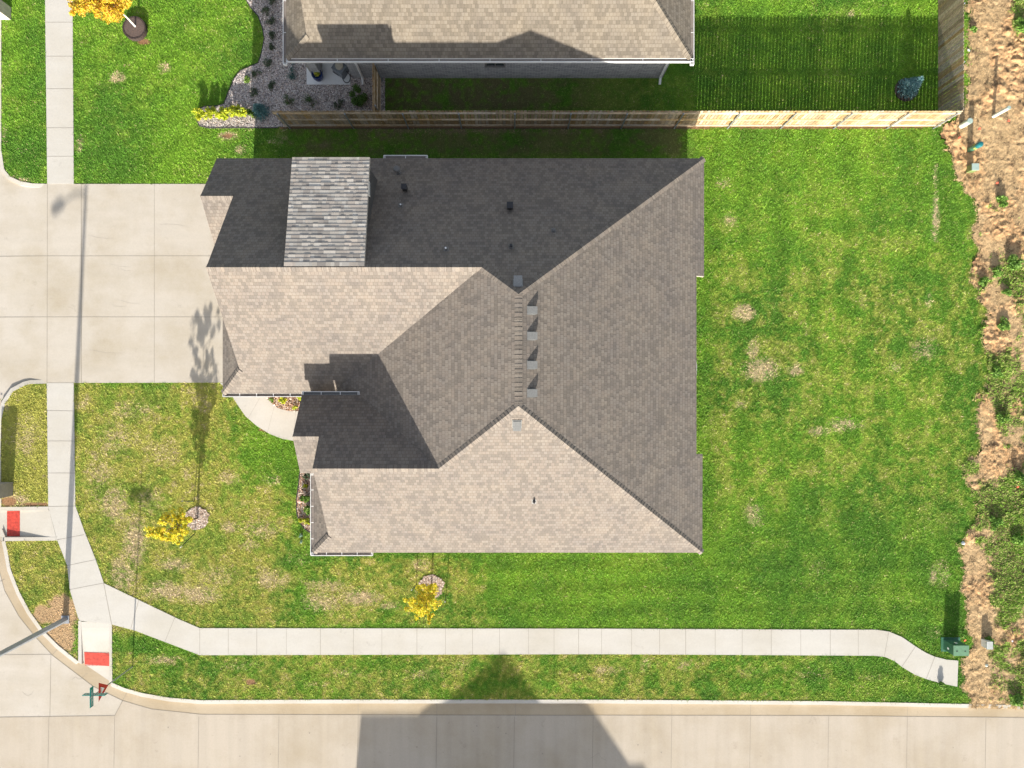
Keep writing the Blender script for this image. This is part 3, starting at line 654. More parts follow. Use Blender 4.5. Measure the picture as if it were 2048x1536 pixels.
def caps(segs, parent, m):
    """overlapping ridge shingles: seg = (p0, p1, drop on the left at .14, drop on the right at .14)"""
    k = 0
    for p0, p1, dl, dr in segs:
        mb = MB(); A = Vector(p0); B = Vector(p1); L = (B-A).length; n = max(2, int(L/.15)); d = (B-A)/n
        h = Vector((d.x, d.y, 0)).normalized(); q = Vector((-h.y, h.x, 0))
        for i in range(n):
            a = A+d*i; b = A+d*(i+1)*1.0; k += 1; ef = .02 if (dl < .1 or L > 6) else .009
            za, zb = (.022, .034) if (dl < .1 or L > 6) else (.008, .018); wv = .13
            la = a+q*wv+Vector((0,0,za-dl)); lb = b+q*wv+Vector((0,0,zb-dl)); ra = a-q*wv+Vector((0,0,za-dr)); rb = b-q*wv+Vector((0,0,zb-dr))
            ca = a+Vector((0,0,za+.01)); cb = b+Vector((0,0,zb+.01)); v0 = 50.03+k*.137; u0 = 50+(k*7 % 13)*.17
            uv = [(u0, v0), (u0+.1, v0), (u0+.1, v0+.07), (u0, v0+.07)]
            mb.face([ca, cb, lb, la], 0, uv); mb.face([ra, rb, cb, ca], 0, uv)
            mb.face([lb, cb, cb-Vector((0,0,ef)), lb-Vector((0,0,ef))], 0, uv); mb.face([cb, rb, rb-Vector((0,0,ef)), cb-Vector((0,0,ef))], 0, uv)
            mb.face([la, lb, lb-Vector((0,0,.035)), la-Vector((0,0,.03))], 0, uv); mb.face([ra, rb, rb-Vector((0,0,.035)), ra-Vector((0,0,.03))], 0, uv)
        mb.build('ridge_cap', m, parent)
def gutter(p0, p1, out, parent, hang=.61, wd=.115, z=0, inner=M_gutin):
    A = Vector((p0[0], p0[1], p0[2])); B = Vector((p1[0], p1[1], p1[2])); o_ = Vector((out[0], out[1], 0)); mb = MB(); up = Vector((0, 0, 1))
    def slab(a0, a1, z0, z1, mi):
        q = [A+o_*a0, B+o_*a0, B+o_*a1, A+o_*a1]
        t = [v+up*z1 for v in q]; b = [v+up*z0 for v in q]
        mb.face(t, mi)
        for i in range(4): mb.face([b[i], b[(i+1) % 4], t[(i+1) % 4], t[i]], mi)
    slab(0.004, wd, -.13, -.085, 1); slab(wd, wd+.02, -.135, -.005, 0); slab(-.012, .004, -.13, -.035, 0)
    L = (B-A).length; d = (B-A).normalized(); n = max(1, int(L/hang))
    for i in range(n+1):
        c = A+d*min(max(.05, i*L/n), L-.05)
        q = [c-d*.012-o_*.0, c+d*.012-o_*.0, c+d*.012+o_*wd, c-d*.012+o_*wd]; mb.face([v+up*-.018 for v in q], 0)
    for c in (A, B):
        q = [c-d*.008, c+d*.008, c+d*.008+o_*(wd+.01), c-d*.008+o_*(wd+.01)]; t = [v-up*.006 for v in q]; b = [v-up*.13 for v in q]
        mb.face(t, 0)
        for i in range(4): mb.face([b[i], b[(i+1) % 4], t[(i+1) % 4], t[i]], 0)
    return mb.build('gutter', [M_white, inner], parent)
zN = lambda Y: 2.7+.745*(8.93-Y); zS = lambda Y: 2.7+.7475*(Y+6.67); zE = lambda X: 2.7+.598*(7.6-X); zWp = lambda X: 7.001+.6*X
zG = lambda Y: 6.38-.844*(3.99-Y); zB = lambda Y: 5.44-.75*(Y+3.01)
RN = (.215, 2.98, 7.12); RS = (.215, -.73, 7.12); NE = (7.6, 8.93, 2.7); SE = (7.53, -6.67, 2.72)
GH = (-1.035, 3.99, 6.38); GW = (-10.47, 3.99, 6.38); SH_ = (-2.6, -3.01, 5.44); SWR = (-7.10, -3.01, 5.44)
VW = (-5.84, -.42, 3.4975); VG = (-7.17, -.376, 2.695); GC = (-11.45, -.376, 2.695); GHp = (-10.47, .55, zG(.55))
SWC = (-7.85, -6.67, 2.7); SHp = (-7.10, -5.9, zS(-5.9))
house = empty('brick_house', (-2, 1, 0), 'large brick house with a brown hip roof and a row of four ridge vents', 'house')
polys = [
 [RN, RS, SE, (7.53,-2.77,zE(7.53)), (7.24,-2.77,zE(7.24)), (7.24,4.25,zE(7.24)), (7.6,4.25,2.7), NE],
 [NE, RN, GH, GW, (-10.47,7.05,zN(7.05)), (-11.7,7.05,zN(7.05)), (-11.68,8.93,2.7)],
 [GW, GH, VG, GC, GHp],
 [GC, GHp, (-10.47,5.9,GHp[2]), (-11.45,5.9,2.695)],
 [(-11.7,7.05,zN(7.05)), (-10.47,7.05,zN(7.05)), (-10.47,5.3,2.74), (-11.7,5.3,2.74)],
 [RN, RS, SH_, VW, VG, GH],
 [RS, SE, SWC, SHp, SWR, SH_],
 [SWC, SHp, (-7.10,-3.5,SHp[2]), (-7.85,-3.5,2.7)],
 [SWR, SH_, VW, (-8.07,-.42,zB(-.42)), (-8.07,-1.93,zB(-1.93)), (-7.10,-1.93,zB(-1.93))],
 [(-8.07,-1.93,zB(-1.93)), (-7.10,-1.93,zB(-1.93)), (-7.10,-3.4,3.71), (-8.07,-3.4,3.71)]]
rf = roof(polys, house, M_shing)
s_ = .14
caps([(RS, RN, s_*.6, s_*.6), (NE, RN, .075, .075), (SE, RS, .075, .075), (SH_, RS, .07, .07), (GH, RN, .07, .07), (GW, GH, s_*.745, s_*.84), (SWR, SH_, s_*.75, s_*.75),
      ((-8.07,-1.93,zB(-1.93)), (-7.10,-1.93,zB(-1.93)), s_*.75, s_*.62), ((-11.7,7.05,zN(7.05)), (-10.47,7.05,zN(7.05)), s_*.745, s_*.78), (GC, GHp, .07, .07), (SWC, SHp, .07, .07)], rf, M_shing)
# gutters
gutter((-11.45,-.376,2.69), (-8.12,-.376,2.69), (0,-1), house)
gutter((-8.07,-.42,3.49), (-5.87,-.42,3.49), (0,1), house, inner=M_ventg)
gutter((-7.85,-3.55,2.69), (-7.85,-6.78,2.69), (-1,0), house)
gutter((-7.96,-6.67,2.69), (-5.52,-6.67,2.69), (0,-1), house)
gutter((-5.08,8.93,2.69), (-3.35,8.93,2.69), (0,1), house)
# walls
def walls(poly, h, name, m, parent, th=.12):
    mb = MB(); n = len(poly)
    for i in range(n):
        a = Vector(poly[i]); b = Vector(poly[(i+1) % n]); mb.face([(a.x,a.y,-.05),(b.x,b.y,-.05),(b.x,b.y,h),(a.x,a.y,h)])
    return mb.build(name, m, parent)
walls(HOUSE, 2.62, 'wall', M_brick, house)
def gable(name, X, prof, parent, m=M_brick):
    mb = MB(); q = [(X, y, z) for y, z in prof]; q2 = [(X+.15, y, z) for y, z in prof]
    mb.face(q); mb.face(q2[::-1])
    for i in range(len(q)): j = (i+1) % len(q); mb.face([q[i], q[j], q2[j], q2[i]])
    return mb.build(name, m, parent)
gable('gable_wall', -10.22, [(8.7,2.5),(8.7,2.66),(3.99,6.16),(-.05,2.77),(-.05,2.5)], house)
gable('gable_wall', -11.3, [(8.6,2.5),(8.6,2.72),(7.05,3.88),(5.62,2.78),(5.62,2.5)], house)
gable('gable_wall', -6.9, [(-6.3,2.5),(-6.3,2.78),(-3.01,5.2),(-.7,3.45),(-.7,2.5)], house)
# garage door, front door, windows, porch column
def fbox(parent, name, m, x0, y0, z0, x1, y1, z1): mb = MB(); mb.box(x0, y0, z0, x1, y1, z1); return mb.build(name, m, parent)
gd = fbox(house, 'garage_door', M_white, -11.16, .5, .02, -11.1, 5.3, 2.2)
mb = MB()
for i in range(1, 4): mb.box(-11.172, .55, i*.545-.01, -11.163, 5.25, i*.545+.01)
mb.build('panel_line', M_gutin, gd)
dr = fbox(house, 'front_door', simple('door_paint', (.12,.05,.03), .4), -5.86, -2.3, .05, -5.8, -1.35, 2.1)
mb = MB(); mb.tube([(-5.9,-2.2,1.0),(-5.9,-2.2,1.15)], .012); mb.build('handle', M_dark, dr)
mb = MB(); mb.box(-7.95,-.95,0,-7.65,-.65,3.3); mb.box(-8.0,-1.0,0,-7.6,-.6,.5); mb.build('porch_column', M_brick, house)
def window(parent, c, wd, h, z, n, fm=None):     # n = outward normal
    t = Vector((-n[1], n[0], 0)); N_ = Vector((n[0], n[1], 0)); c = Vector((c[0], c[1], 0))
    def b(a0, a1, z0, z1, d0, d1, mb):
        p = [c+t*a+N_*d+Vector((0, 0, zz)) for zz in (z0, z1) for a, d in ((a0, d0), (a1, d0), (a1, d1), (a0, d1))]
        for q in ((4,5,6,7),(3,2,1,0),(0,1,5,4),(1,2,6,5),(2,3,7,6),(3,0,4,7)): mb.face([p[i] for i in q])
    f = MB(); e = .06
    b(-wd/2, wd/2, z, z+e, .0, .07, f); b(-wd/2, wd/2, z+h-e, z+h, .0, .05, f); b(-wd/2, -wd/2+e, z+e, z+h-e, 0, .05, f); b(wd/2-e, wd/2, z+e, z+h-e, 0, .05, f); b(-.02, .02, z+e, z+h-e, 0, .04, f)
    fr = f.build('window', fm or M_white, parent)
    g = MB(); b(-wd/2+e+.003, wd/2-e-.003, z+e+.003, z+h-e-.003, .003, .02, g); g.build('pane', M_glass, fr)
    return fr
for c, wd, n_ in [((-3,-6.35),1.5,(0,-1)),((2.5,-6.35),1.5,(0,-1)),((-7.5,-4.9),1.6,(-1,0)),((7.25,6.6),1.5,(1,0)),((7.2,-4.8),1.5,(1,0)),((6.9,2.6),2.2,(1,0)),((0,8.6),1.1,(0,1)),((4,8.6),.9,(0,1))]:
    window(house, c, wd, 1.3, .95, n_)
# low pitched dormer: each shingle course is real
DX0, DX1, DY0, DY1 = -7.80, -5.05, 4.03, 8.05
zD = lambda Y: 6.42-.2265*(Y-3.99)
dm = MB()
ncrs = 29; st_ = (DY1-DY0)/ncrs
pal = [(.40,.365,.32),(.44,.405,.36),(.36,.33,.295),(.46,.43,.385),(.32,.29,.26),(.42,.37,.32)]
for i in range(ncrs):
    y0 = DY0+i*st_; y1 = y0+st_; xq = DX0
    while xq < DX1-.01:
        wt = random.choice((.09,.13,.17,.24,.3)); x1 = min(DX1, xq+wt); t = .011+random.choice((0, 0, .008)); c = random.choice(pal); f_ = .85+.3*random.random(); c = tuple(a*f_ for a in c)
        a = zD(y0)+.001; b = zD(y1)+.001
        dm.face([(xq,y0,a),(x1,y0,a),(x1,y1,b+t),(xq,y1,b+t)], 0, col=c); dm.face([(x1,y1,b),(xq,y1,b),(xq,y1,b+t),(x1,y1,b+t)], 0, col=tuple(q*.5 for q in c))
        dm.face([(xq,y0,a),(xq,y1,b+t),(xq,y1,b)], 0, col=c); dm.face([(x1,y0,a),(x1,y1,b),(x1,y1,b+t)], 0, col=c)
        xq = x1
drm = dm.build('dormer_roof', M_dorm, house)
mb = MB()
e = [(DX0,DY0,zD(DY0)),(DX1,DY0,zD(DY0)),(DX1,DY1,zD(DY1)),(DX0,DY1,zD(DY1))]; lo = [(a,b,c-.14) for a,b,c in e]; hi = [(a,b,c-.004) for a,b,c in e]
mb.face(hi); mb.face(lo[::-1])
for i in range(4): mb.face([lo[i],lo[(i+1)%4],hi[(i+1)%4],hi[i]])
mb.build('dormer_fascia', M_fascia, house)
mb = MB(); x0, x1, yw = DX0+.12, DX1-.12, DY1-.22
mb.face([(x0,yw,zN(yw)-.05),(x1,yw,zN(yw)-.05),(x1,yw,zD(yw)-.13),(x0,yw,zD(yw)-.13)])
for X in (x0, x1): mb.face([(X,yw,zN(yw)-.05),(X,yw,zD(yw)-.13),(X,4.35,zD(4.35)-.13),(X,4.35,zN(4.35)-.05)])
mb.build('dormer_wall', simple('dark_siding', (.09,.085,.08), .8), house)
mb = MB(); X = DX1+.01; mb.box(X, 6.6, zD(7.1)-.1, X+.05, 7.1, zD(6.6)+.0); mb.build('flashing', M_ventg, drm)
# roof vents and pipes
M_ventd = simple('shade_lifted_vent_metal', (.24, .24, .235), .8, scale=20)  # lighter copy of the vent metal, brightens the vent on the shaded slope
def slant_vent(x, y, z, yaw, pitch, sc, m):
    """box vent on a slope: sits flush, hood rises toward the downhill mouth"""
    mb = MB(); a, b, h = .2*sc, .17*sc, .215*sc
    Mx = Matrix.Translation((x, y, z)) @ Matrix.Rotation(yaw, 4, 'Z') @ Matrix.Rotation(pitch, 4, 'Y')   # local +x downhill
    mb.box(-a*1.1, -b*1.18, .006, a*1.02, b*1.18, .012, 0, Mx)
    q = [(-a,-b,.01),(a*.8,-b,.01),(a*.8,b,.01),(-a,b,.01)]; t = [(-a+.02,-b,.035),(a,-b,h),(a,b,h),(-a+.02,b,.035)]
    q = [Mx @ Vector(v) for v in q]; t = [Mx @ Vector(v) for v in t]
    mb.face(t)
    for i in range(4): mb.face([q[i], q[(i+1) % 4], t[(i+1) % 4], t[i]])
    return mb.build('box_vent', m, rf)
for py in (621, 672, 730, 786):
    z = zE(.72)+.0; X, Y = W(1062, py, z); slant_vent(X, Y, zE(X), 0, math.atan(.598), .76, M_ventg)
X, Y = W(1036, 565, 6.9); slant_vent(X, Y, zN(Y), math.pi/2, math.atan(.745), .85, M_ventd)
X, Y = W(1034, 848, 6.6); slant_vent(X, Y, zS(Y), -math.pi/2, math.atan(.7475), .8, M_ventg)
for px_, py_, s in ((810,377,1.0),(1020,414,1.2)):
    z = zN(5.5); X, Y = W(px_, py_, 5.0); z = zN(Y); X, Y = W(px_, py_, z)
    mb = MB(); r = .085*s; mb.box(X-r, Y-r, z-.1, X+r, Y+r, z+.28); mb.box(X-r*1.15, Y-r*1.15, z+.28, X+r*1.15, Y+r*1.15, z+.31); mb.build('exhaust_vent', M_dark, rf)
def pipe(px_, py_, zfun, h, r, m, cap=False, flash=True, zg=5.0):
    X, Y = W(px_, py_, zg); z = zfun(Y); X, Y = W(px_, py_, z); z = zfun(Y)
    mb = MB(); mb.tube([(X,Y,z-.1),(X,Y,z+h)], r, 10)
    if cap: mb.lathe((X,Y,z+h), [(r*2.1,-.05),(r*2.2,0),(r*1.6,.05),(.01,.07)], 14)
    p = mb.build('roof_pipe', m, rf)
    if flash:
        mb = MB(); sl = (zfun(Y+.1)-zfun(Y-.1))/.2; s = .09
        mb.face([(X-s,Y-s,z-sl*s+.012),(X+s,Y-s,z-sl*s+.012),(X+s,Y+s,z+sl*s+.012),(X-s,Y+s,z+sl*s+.012)])
        mb.lathe((X,Y,z-.02), [(r*1.9,.02),(r*1.2,.12)], 10); mb.build('pipe_flashing', M_lead, p)
    return p
pipe(893,499,zN,.22,.03,M_white); pipe(1022,494,zN,.28,.05,M_dark); pipe(1107,461,zN,.12,.045,M_lead); pipe(797,345,zN,.5,.06,M_lead,cap=True,zg=3.5); pipe(801,409,zN,.12,.03,M_white)
pipe(1068,1003,zS,.22,.035,M_dark,zg=4)
# neighbouring house
nh = empty('brick_house', (-1, 18, 0), 'neighbouring grey brick house with tan shingles and white gutters at the top edge', 'house')
nS = lambda Y: 2.7+.745*(Y-12.90)
a0 = (-8.94,12.90,2.7); a1 = (-7.98,13.56,nS(13.56)); a2 = (-7.98,18.4,nS(18.4)); a3 = (1.4,18.4,nS(18.4)); a4 = (7.08,12.90,2.7)
b0 = (-8.94,24.02,2.7); b1 = (-7.98,23.24,nS(13.56)); b4 = (7.08,24.02,2.7)
nrf = roof([[a0,a1,a2,a3,a4],[a4,a3,b4],[b0,b1,a2,a3,b4],[a0,a1,b1,b0]], nh, M_shing2)
caps([(a4,a3,.08,.08),(b4,a3,.08,.08),(a2,a3,.1,.1),(a0,a1,.07,.07),(b0,b1,.07,.07)], nrf, M_shing2)
gutter((-8.94,12.90,2.69),(7.2,12.90,2.69),(0,-1),nh,hang=1.8); gutter((7.08,12.66,2.69),(7.08,24,2.69),(1,0),nh,hang=1.2); gutter((-8.94,12.66,2.69),(-8.94,24,2.69),(-1,0),nh,hang=1.2)
walls(NHOUSE, 2.62, 'wall', M_brick2, nh)
gable('gable_wall', -7.9, [(13.5,2.5),(13.5,3.05),(18.4,6.7),(23.3,3.05),(23.3,2.5)], nh, M_brick2)
mb = MB(); mb.box(-8.5,13.3,0,-8.2,13.6,2.6); mb.build('porch_column', M_brick2, nh)
def downspout(x, y, xo, par):
    mb = MB(); pts = [(x,y-.5,2.58),(x+xo*.3,y-.30,2.35),(x+xo,y-.07,2.1),(x+xo,y-.07,.25),(x+xo,y-.32,.1)]
    for i in range(4):
        A = Vector(pts[i]); B = Vector(pts[i+1]); mb.tube([A, B], .052, 4)
    mb.build('downspout', M_white, par)
downspout(-6.5,13.3,.05,nh); downspout(6.35,13.3,.05,nh)
window(nh, (-.7,13.3), .85, 1.2, 1.15, (0,-1), M_lead); window(nh, (1.45,13.3), .6, .8, 1.6, (0,-1), M_lead)
# house across the street (its roof throws the shadow on the road)
sh = empty('brick_house', (0, -32, 0), 'brick house across the street whose roof shadow falls on the road', 'house')
YR = -31.5; 
def sz(zr, Y, s=.55): return zr-s*abs(Y-YR)
pol = []; sl = .84
zr = 6.36; e = (zr-2.7)/sl; xr = 2.2
pol += [[(-1.4,YR,zr),(xr,YR,zr),(xr+e,YR+e,2.7),(-1.4,YR+e,2.7)],[(-1.4,YR,zr),(xr,YR,zr),(xr+e,YR-e,2.7),(-1.4,YR-e,2.7)],[(xr,YR,zr),(xr+e,YR+e,2.7),(xr+e,YR-e,2.7)]]
z2 = 6.04; e = (z2-2.7)/sl; xl = -7.42
pol += [[(xl,YR,z2),(-1.4,YR,z2),(-1.4,YR+e,2.7),(xl,YR+e,2.7)],[(xl,YR,z2),(-1.4,YR,z2),(-1.4,YR-e,2.7),(xl,YR-e,2.7)]]
z3 = 5.25; e = (z3-2.7)/sl
pol += [[(3,YR,z3),(5.0,YR,z3),(5.0+e,YR+e,2.7),(3,YR+e,2.7)],[(3,YR,z3),(5.0,YR,z3),(5.0+e,YR-e,2.7),(3,YR-e,2.7)],[(5.0,YR,z3),(5.0+e,YR+e,2.7),(5.0+e,YR-e,2.7)]]
ax = -1.32; zt = 7.18; nw = (ax-3.4,YR+3.4,zt-.69*3.4); ne = (ax+2.6,YR+2.6,zt-.80*2.6); sw = (ax-3.4,YR-3.4,zt-.69*3.4); se = (ax+2.6,YR-2.6,zt-.8*2.6); A_ = (ax,YR,zt)
pol += [[A_,nw,ne],[A_,nw,sw],[A_,ne,se],[A_,sw,se]]
roof(pol, sh, M_shing)
walls([(-7.2,-27.4),(6.3,-27.4),(6.3,-35.6),(-7.2,-35.6)], 2.65, 'wall', M_brick, sh)
mb = MB(); mb.face([(-7.2,-27.6,2.6),(-7.2,-35.4,2.6),(-7.2,YR,5.8)]); mb.build('gable_wall', M_brick, sh)
for X in (-4, 3): window(sh, (X,-27.4), 1.6, 1.4, .9, (0,1))

# ------------------------------------------------------------------ fences
def wcol(a=0):
    base = random.choice([(.36,.26,.14),(.40,.31,.20),(.31,.24,.15),(.42,.34,.23),(.35,.24,.11),(.39,.33,.25)]); f = .8+.35*random.random()
    return tuple(c*f for c in base)
FH = 1.74
def fence(name, A, B, n, posts, label, rail_m=M_wood, warm=False):
    """boards from A to B; n = side with rails and posts"""
    A = Vector((*A, 0)); B = Vector((*B, 0)); d = (B-A).normalized(); L = (B-A).length; nn = Vector((n[0], n[1], 0))
    mid = (A+B)/2; f = empty(name, mid, label, 'fence')
    def obx(mb, s0, s1, o0, o1, z0, z1, col):
        p = [A+d*s+nn*o+Vector((0, 0, z)) for z in (z0, z1) for s, o in ((s0,o0),(s1,o0),(s1,o1),(s0,o1))]
        for q in ((4,5,6,7),(3,2,1,0),(0,1,5,4),(1,2,6,5),(2,3,7,6),(3,0,4,7)): mb.face([p[i] for i in q], 0, col=col)
    mb = MB(); s = 0
    while s < L-.05:
        wd = .128; g = .0185+.007*(random.random()-.3); h = FH+.012*(random.random()-.5); c = wcol()
        if warm: c = (c[0]*1.05, c[1]*.9, c[2]*.72)
        z0 = .04
        p = [A+d*(s+a)+nn*o+Vector((0, 0, z)) for o in (0, .017) for a, z in ((0,z0),(wd,z0),(wd,h-.03),(wd-.03,h),(.03,h),(0,h-.03))]
        mb.face([p[i] for i in range(6)], 0, col=c); mb.face([p[6+i] for i in range(6)][::-1], 0, col=c)
        for i in range(6): mb.face([p[i], p[(i+1) % 6], p[6+(i+1) % 6], p[6+i]], 0, col=c)
        s += wd+g
    mb.build('boards', M_wood, f)
    for z in (.24, .87, 1.55):
        mb = MB(); s = 0
        while s < L:
            e_ = min(L, s+2.3); c = wcol(); c = tuple(min(.75, q*1.45+.06) for q in c); obx(mb, s, e_-.004, .019, .062, z-.045, z+.045, c); s = e_
        mb.build('rail', rail_m, f)
    for s in posts:
        p = A+d*s+nn*.095; mb = MB(); mb.tube([(p.x,p.y,-.05),(p.x,p.y,1.62)], .03, 10); mb.lathe((p.x,p.y,1.62), [(.036,0),(.034,.03),(.01,.045)], 10); mb.build('post', M_galv, f)
        mb = MB()
        for z in (.24,.87,1.55): mb.box(p.x-.05,p.y-.04,z-.03,p.x+.05,p.y+.04,z+.03)
    return f
fA = (-9.86, 11.2); pxs = [-9.64,-6.88]+[.12+2.31*i for i in range(-2, 8)]+[18.3]
pxs = [p for p in pxs if p < 18.35]
fence('wooden_fence', fA, (18.5, 11.2), (0,-1), [p+9.86 for p in pxs if p > -9.8], 'long wooden board fence with steel posts between the two houses')
f2 = fence('wooden_fence', (18.5, 11.25), (18.5, 22), (1,0), [2.0,4.4,6.8,9.2], 'weathered wooden fence along the right side of the neighbouring back yard')
f3 = fence('wooden_fence', (-5.72, 11.25), (-5.72, 13.28), (1,0), [.2,1.9], 'short reddish wooden fence from the grey brick wall to the long fence', warm=True)
# ------------------------------------------------------------------ trees and shrubs
def leaves(n, centres, radii, size, cols, sel=None):
    k = RS_.randint(0, len(centres), n); c = np.array(centres)[k]; r = np.array(radii)[k]
    v = RS_.randn(n, 3); v /= np.linalg.norm(v, axis=1)[:, None]; p = c+v*(r*RS_.rand(n)**.4)[:, None]*np.array([1, 1, .9])
    a = RS_.randn(n, 3); a /= np.linalg.norm(a, axis=1)[:, None]; b = np.cross(a, RS_.randn(n, 3)); b /= np.linalg.norm(b, axis=1)[:, None]
    s = (size*(.6+.8*RS_.rand(n)))[:, None]
    V = np.empty((n, 4, 3)); V[:, 0] = p-a*s; V[:, 1] = p+b*s*.45; V[:, 2] = p+a*s; V[:, 3] = p-b*s*.45
    V[:, :, 2] = np.maximum(V[:, :, 2], .01)
    ci = RS_.randint(0, len(cols), n); cc = np.array(cols)[ci]*(.75+.5*RS_.rand(n))[:, None]
    return V.reshape(-1, 3), np.arange(n*4).reshape(n, 4), cc
def young_tree(px_, py_, h, spread, label, group, cols, n, wrap=False, zlow=.85, seed=1, lean=(0, 0), lumpy=1.0, z0=0, drop=.55):
    rr = random.Random(seed); X, Y = W(px_, py_); t = empty('young_tree', (X, Y, 0), label, 'tree', group)
    top = Vector((X+lean[0], Y+lean[1], h)); base = Vector((X, Y, z0)); mb = MB()
    mids = [base.lerp(top, f)+Vector((rr.uniform(-.03,.03), rr.uniform(-.03,.03), 0)) for f in (0,.2,.4,.6,.8,1)]
    mids[0] = base; mb.tube(mids, [.04,.034,.029,.022,.014,.006], 8)
    tr = mb.build('trunk', M_wbark if wrap else M_bark, t, smooth=True)
    cen = []; rad = []; mb = MB()
    for i in range(34 if not wrap else 60):
        f = rr.uniform(zlow/h, .92); b = base.lerp(top, f); a = rr.uniform(0, 6.283); prof = math.sin(math.pi*min(1, max(.12, (f*h-zlow+.3)/(h-zlow+.5))))**.7
        L = spread*prof*rr.uniform(.3, 1.05)*lumpy; e_ = b+Vector((math.cos(a)*L, math.sin(a)*L, L*rr.uniform(.5, 1.3)))
        e_.z = min(e_.z, h+.1); mb.tube([b, b.lerp(e_, .5)+Vector((0,0,-.03)), e_], [.014,.009,.004], 5)
        for q in (.35, .6, .8, 1.0):
            if rr.random() < .82: cen.append(tuple(b.lerp(e_, q)+Vector((rr.uniform(-.08,.08), rr.uniform(-.08,.08), rr.uniform(-.06,.06))))); rad.append(rr.uniform(.06, .16)*spread/.9)
    cen.append(tuple(top)); rad.append(.12)
    mb.build('branches', M_bark, t)
    V, F, c = leaves(n, cen, rad, .04, cols)
    npmesh('crown', V, F, M_leaf, c, t, (X, Y, 0))
    return t
YEL = [(.82,.68,.04),(.86,.72,.06),(.68,.62,.05),(.42,.5,.05),(.84,.58,.07),(.6,.64,.06)]
ORG = [(.74,.50,.03),(.76,.40,.06),(.70,.56,.03),(.66,.34,.07),(.78,.58,.05),(.5,.46,.05),(.72,.45,.04)]
young_tree(396,1036,3.25,.85,'thin yellow leaved young tree with two stakes, on the left front lawn',None,YEL,8500,seed=3,lean=(-.1,0),lumpy=1.0)
young_tree(863,1168,3.25,.9,'yellow leaved staked young tree between the house and the long sidewalk',None,YEL,8500,seed=8,lean=(.1,-.05),lumpy=1.0)
# ring and tree top left
X, Y = W(273, 60)
mb = MB(); r = .44
mb.lathe((X,Y,0), [(r+.05,-.02),(r+.05,.24),(r,.24)], 26); 
mb2 = MB(); mb2.lathe((X+.0,Y,0), [(r-.005,.0),(r-.005,.19)], 26)
rg = empty('planter_ring', (X, Y, 0), 'round raised ring of dark mulch at the foot of the orange tree', 'planter')
mb = MB(); NB = 26
for i in range(NB):
    a0_ = 6.283*i/NB; a1_ = a0_+6.283/NB*.94
    q = [(X+rr_*math.cos(a), Y+rr_*math.sin(a)) for rr_, a in ((r,a0_),(r+.06,a0_),(r+.06,a1_),(r,a1_))]; mb.prism(q, 0, .2+.01*random.random())
mb.build('edging', simple('dark_ring', (.045,.03,.026), .8), rg); mb2.build('mulch_top', simple('brown_mulch', (.10,.07,.06), .9, var=.35, scale=40, bump=.02), rg)
young_tree(275,57,2.9,1.55,'orange and yellow leaved young tree with a white wrapped trunk, top left lawn',None,ORG,23000,wrap=True,seed=5,lean=(.0,.0),zlow=.95,lumpy=1.0,z0=.19)
def stake(bx, by, tx, ty, h, label):
    X, Y = W(bx, by); X2, Y2 = W(tx, ty, h); t = empty('tree_stake', (X, Y, 0), label, 'stake')
    mb = MB(); mb.tube([(X,Y,-.05),(X2,Y2,h)], .02, 6); mb.build('post', M_tgreen_dark, t)
    mb = MB(); d = Vector((X2-X, Y2-Y, h)).normalized(); q = Vector((X2,Y2,h)); mb.tube([q-d*.12, q], .024, 6); mb.build('cap', M_white, t)
M_tgreen_dark = simple('stake_green', (.02,.05,.03), .5)
stake(390,1066,361,1095,1.4,'thin dark green stake below the left tree, nearer the long sidewalk')
stake(388,1003,364,1002,1.4,'thin dark green stake above the mulch ring of the left tree')
stake(833,1170,823,1180,1.4,'thin dark green stake on the left side of the tree near the long sidewalk')
stake(892,1192,890,1204,1.4,'thin dark green stake on the right side of the tree near the long sidewalk')
GRN = [(.05,.11,.025),(.07,.15,.03),(.09,.17,.04),(.04,.09,.025)]; BLU = [(.10,.24,.25),(.16,.32,.33),(.07,.17,.18),(.25,.42,.42)]
YG = [(.5,.58,.03),(.42,.52,.03),(.6,.62,.05),(.25,.36,.03),(.66,.62,.06)]; LG = [(.14,.27,.04),(.2,.34,.06),(.10,.2,.03),(.26,.36,.08)]
DG = [(.07,.11,.06),(.10,.15,.08),(.06,.085,.05),(.15,.19,.12)]
def shrub(name, px_, py_, r, h, cols, n, size, label, cat='shrub', group=None, spiky=False, z0=0.0):
    X, Y = W(px_, py_); X += 0; t = empty(name, (X, Y, z0), label, cat, group); rr = random.Random(int(px_*7+py_))
    cen = []; rad = []; mb = MB()
    for i in range(9):
        a = rr.uniform(0, 6.283); q = rr.uniform(.15, .8)*r; e_ = (X+q*math.cos(a), Y+q*math.sin(a), z0+h*rr.uniform(.3, .8)); mb.tube([(X,Y,z0),e_], [.012,.004], 4)
        cen.append(e_); rad.append(r*rr.uniform(.28,.5))
    mb.build('stems', M_bark, t)
    if spiky:
        V, F, c = leaves(n, [(X,Y,z0+h*.25),(X,Y,z0+h*.5),(X,Y,z0+h*.75),(X,Y,z0+h*.95)], [r,r*.75,r*.5,r*.22], size, cols)
    else: V, F, c = leaves(n, cen, rad, size, cols)
    npmesh('foliage', V, F, M_leaf, c, t, (X, Y, z0)); return t
